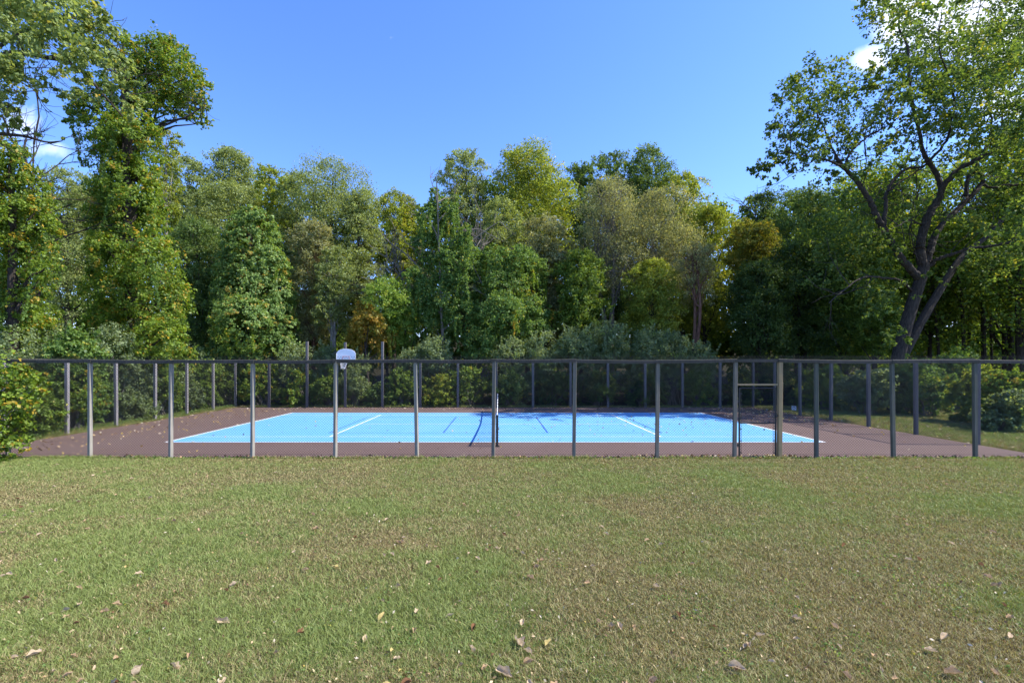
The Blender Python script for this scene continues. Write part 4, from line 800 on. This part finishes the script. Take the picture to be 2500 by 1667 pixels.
# clover and weeds that hug the feet of the near fence and the left fence
n = 5200; c = np.stack([LX + .1 - np.abs(r.normal(0, .35, n)), NEAR + .3 + r.random(n) * 17.5, r.random(n) * .22], -1)
m_ = 2600; c2 = np.stack([r.uniform(-15, 16, m_), NEAR - .1 + r.normal(0, .06, m_), .05 + np.abs(r.normal(0, .03, m_)) * (vnoise(r.uniform(0, 40, m_), np.zeros(m_), .5, 2) + .3)], -1)
c3 = np.stack([RX + .3 + r.random(3000) * 4, NEAR + r.random(3000) * 17, r.random(3000) * .06 + .03], -1); c = np.concatenate([c, c2, c3]); n = len(c)
P, Q = leaf_quads(r, c, .055, np.array([0, 0, 1.2])); tag(raw_mesh('ground_cover', P, Q, M['leaf'], None, paint(r, 'vine', r.integers(0, 300, n), 300, n)), 'broad leaved ground cover along the fence feet', 'ground cover', kind='stuff')

# ------------------------------------------------------------------ fallen leaves
def leaf_proto(r, lobed):
    """a dry curled leaf: outline with points, bent along the midrib and rolled at the edges"""
    nu, nv = 9, 7; V = []; curl = r.uniform(.9, 2.2); roll = r.uniform(-.9, 1.2); tw = r.uniform(-.9, .9)
    for i in range(nu):
        s = i / (nu - 1); wv = math.sin(math.pi * (.04 + .92 * s)) ** .7 * (.34 - .13 * s)
        if lobed: wv *= 1 + .28 * math.sin(s * 11 + 1)
        for j in range(nv):
            q = (j / (nv - 1) - .5) * 2; yv = q * wv * (1 - .1 * abs(roll)); zv = abs(q) ** 1.6 * wv * curl * .8 + .22 * roll * (s - .5) ** 2 * 2 + .05 * math.sin(9 * s + 4 * q)
            xx = (s - .5) * 1.25 * (1 - .15 * abs(roll)); a = tw * (s - .5); V.append((xx, yv * math.cos(a) - zv * math.sin(a), yv * math.sin(a) + zv * math.cos(a)))
    Q = [(i * nv + j, (i + 1) * nv + j, (i + 1) * nv + j + 1, i * nv + j + 1) for i in range(nu - 1) for j in range(nv - 1)]
    n0 = len(V); c_ = V[nv // 2]
    V += [(c_[0] - .02, c_[1] - .012, c_[2]), (c_[0] - .02, c_[1] + .012, c_[2]), (c_[0] - .28, c_[1] + .01 + .05 * tw, c_[2] + .05), (c_[0] - .28, c_[1] - .01 + .05 * tw, c_[2] + .05)]; Q.append((n0, n0 + 1, n0 + 2, n0 + 3))
    V = np.array(V, float); V[:, 2] -= V[:, 2].min(); return V, np.array(Q)
def dry_mat(name, c0, c1):
    m, t, o = newmat(name); f = noise(t, 5, 4, .6, coords(t, 'Object', (1, 6, 1))); c = ramp(t, f, [(.3, c0), (.7, c1)])
    d = t.nodes.new('ShaderNodeBsdfDiffuse'); tr = t.nodes.new('ShaderNodeBsdfTranslucent'); mx = t.nodes.new('ShaderNodeMixShader'); mx.inputs[0].default_value = .3
    t.links.new(c, d.inputs[0]); t.links.new(c, tr.inputs[0]); t.links.new(d.outputs[0], mx.inputs[1]); t.links.new(tr.outputs[0], mx.inputs[2]); t.links.new(mx.outputs[0], o.inputs[0]); return m
DM = [dry_mat('dry_tan', (.32, .20, .105), (.58, .42, .26)), dry_mat('dry_pale', (.42, .31, .19), (.68, .53, .36)), dry_mat('dry_brown', (.14, .07, .035), (.32, .17, .09)), dry_mat('dry_yellow', (.42, .33, .12), (.62, .50, .22))]
rl = np.random.default_rng(19); protos = []
for mi, m_ in enumerate(DM):
    for k in range(4):
        V, Q = leaf_proto(rl, k % 2 == 0); o = raw_mesh('fallen_leaf', V, Q, m_, None, smooth=True); me = o.data; bpy.data.objects.remove(o); protos.append((mi, me))
LBL = ['tan curled dry leaf lying on the lawn', 'pale curled dry leaf lying on the lawn', 'small dark brown dry leaf lying on the lawn', 'yellow fallen leaf lying on the lawn']
hero = [(1265, 1578, .20, 1, 0, 1.9, 'largest pale curled leaf, near the bottom centre of the lawn'), (1288, 1600, .10, 1, 1, 2.3, 'small pale leaf touching the largest pale leaf'), (820, 1393, .13, 3, 0, .7, 'upright yellowish leaf left of the middle of the lawn'), (745, 1397, .12, 0, 1, -.3, 'flat tan leaf left of the upright yellowish one'),
        (1232, 1652, .17, 1, 2, -.7, 'pale leaf cut by the bottom edge right of the middle'), (1098, 1512, .11, 1, 3, .1, 'horizontal pale leaf above the largest leaf'), (932, 1513, .12, 3, 1, 1.2, 'standing tan leaf pair left of the horizontal pale leaf'), (735, 1553, .09, 2, 0, 1.0, 'rust red leaf at the lower left of the middle'),
        (1312, 1375, .10, 1, 0, 1.8, 'pale leaf right of the middle, above a flat one'), (1312, 1378 + 12, .09, 0, 3, 0., 'flat tan leaf under the pale one right of the middle'), (547, 1527, .14, 1, 2, .1, 'long pale leaf at the lower left'), (1800, 1640, .15, 1, 1, -.9, 'tan leaf pointing down right near the bottom edge'), (340, 1650, .15, 1, 2, .3, 'crumpled leaf at the bottom left edge'),
        (1855, 1558, .10, 1, 0, 2.4, 'pale leaf in the lower right'), (2305, 1562, .09, 1, 1, .4, 'whitish leaf in the far lower right'), (890, 1566, .09, 1, 3, 1.6, 'narrow pale leaf left of the largest leaf'), (2330, 1655, .13, 0, 2, -.4, 'folded leaf at the bottom right edge'), (1213, 1343, .07, 1, 0, 0., 'small pale leaf high in the middle of the lawn')]
def lawn_hit(px_, py_):
    D = 6.0
    for _ in range(14):
        X_ = (px_ - CX) / F * D; D = (CH - float(gz(X_, D))) / ((py_ - CY) / F)
    return (px_ - CX) / F * D, D
def put_leaf(x, y, s, mi, k, rz, lab, gp):
    s *= .84 if s < .1 else .72
    me = protos[mi * 4 + k][1]; o = bpy.data.objects.new('fallen_leaf', me); COL.objects.link(o); o.location = (x, y, float(gz(x, y)) + .022 + rl.uniform(0, .012)); o.scale = (s, s, s)
    o.rotation_euler = (rl.normal(0, .35), rl.normal(0, .35), rz); tag(o, lab, 'leaf', gp)
for px_, py_, s, mi, k, rz, lab in hero:
    x, y = lawn_hit(px_, py_); put_leaf(x, y, s, mi, k, rz, lab, 'fallen leaves on the lawn')
cnt = 0; used = set()
while cnt < 275:
    y = 3.5 + 10.3 * rl.random() ** 1.8; x = rl.uniform(-1.02, 1.05) * y
    dens = .35 + .65 * (vnoise(np.array([x]), np.array([y]), 1.3, 55)[0] > .5); 
    if x > 3 and rl.random() < .45: continue
    if rl.random() > dens: continue
    mi = rl.choice(4, p=[.45, .35, .17, .03]); s = rl.uniform(.045, .105) * (.8 if mi == 2 else 1); k = int(rl.integers(4)); lx = ['at the far left', 'on the left', 'left of the middle', 'near the middle', 'right of the middle', 'on the right', 'at the far right'][int(np.clip((x / y + 1.02) / 2.07 * 7, 0, 6))]
    ly = ['at the bottom edge', 'in the near foreground', 'in the front lawn', 'half way up the lawn', 'in the back lawn', 'close to the fence'][int(np.clip(np.searchsorted([4.1, 5.2, 6.8, 9, 11.5], y), 0, 5))]
    lab = ('tiny ', 'small ', 'larger ')[int(s > .06) + int(s > .085)] + ('tan ', 'pale ', 'dark brown ', 'yellow ')[mi] + ('wavy dry leaf ', 'narrow curled leaf ', 'folded dry leaf ', 'rolled leaf ')[k] + lx + ' ' + ly
    if lab in used: continue
    used.add(lab); put_leaf(x, y, s, mi, k, rl.uniform(0, 6.28), lab, 'fallen leaves on the lawn'); cnt += 1
# the countless small leaves: on the court, along the fences and crumbs in the lawn
r = np.random.default_rng(61); C = []
n = 420; C.append(np.stack([LX + .2 + np.abs(r.normal(0, 2.6, n)), r.uniform(NEAR + .6, BACK - .2, n)], -1)); n = 300; C.append(np.stack([r.uniform(LX + .2, RX, n), BACK - .1 - np.abs(r.normal(0, 1.3, n))], -1))
n = 620; C.append(np.stack([RX - np.abs(r.normal(0, 3.2, n)), BACK - np.abs(r.normal(0, 5.5, n))], -1)); n = 110; C.append(np.stack([r.uniform(LX, RX, n), r.uniform(NEAR + .3, BACK, n)], -1)); n = 130; C.append(np.stack([r.uniform(4, 9, n), NEAR + .2 + np.abs(r.normal(0, .12, n))], -1))
n = 180; C.append(np.stack([r.normal(6.5, 4, n), r.normal(25, 3.5, n)], -1)); n = 900; C.append(np.stack([RX + .2 + r.random(n) * 6, r.uniform(NEAR, 33, n)], -1))
C = np.concatenate(C); C = C[(C[:, 0] > LX) & (C[:, 1] < BACK) & (C[:, 1] > NEAR + .15)]; n = len(C); c = np.stack([C[:, 0], C[:, 1], .045 + r.random(n) * .02], -1)
P, Q = leaf_quads(r, c, .088, np.array([0, 0, 1.6]), .8); cols = np.array([(.55, .42, .24), (.42, .28, .14), (.20, .11, .06), (.60, .45, .12), (.66, .56, .42), (.10, .06, .04)]); tint = cols[r.choice(6, n, p=[.26, .2, .2, .12, .12, .1])]
tag(raw_mesh('leaf_litter', P, Q, M['dry'], None, tint), 'scattered dry leaves on the court surface and around its edges', 'leaves', kind='stuff')
n = 2600; y = 3.4 + 11 * r.random(n) ** 1.25; x = r.uniform(-1.05, 1.08, n) * y; c = np.stack([x, y, gz(x, y) + .02 + r.random(n) * .012], -1)
P, Q = leaf_quads(r, c, .031, np.array([0, 0, .9]), .55); tag(raw_mesh('leaf_litter', P, Q, M['dry'], None, cols[r.choice(6, n, p=[.3, .25, .12, .03, .27, .03])]), 'small crumbs of dry leaves caught in the lawn grass', 'leaves', kind='stuff')
n = 700; c = np.stack([r.uniform(-14, 17, n), NEAR + .03 + r.normal(0, .07, n), .05 + r.random(n) * .05], -1); P, Q = leaf_quads(r, c, .075, np.array([0, 0, .8]), .8)
tag(raw_mesh('leaf_litter', P, Q, M['dry'], None, cols[r.choice([1, 2, 5], n)]), 'brown leaves banked up under the near fence', 'leaves', kind='stuff')
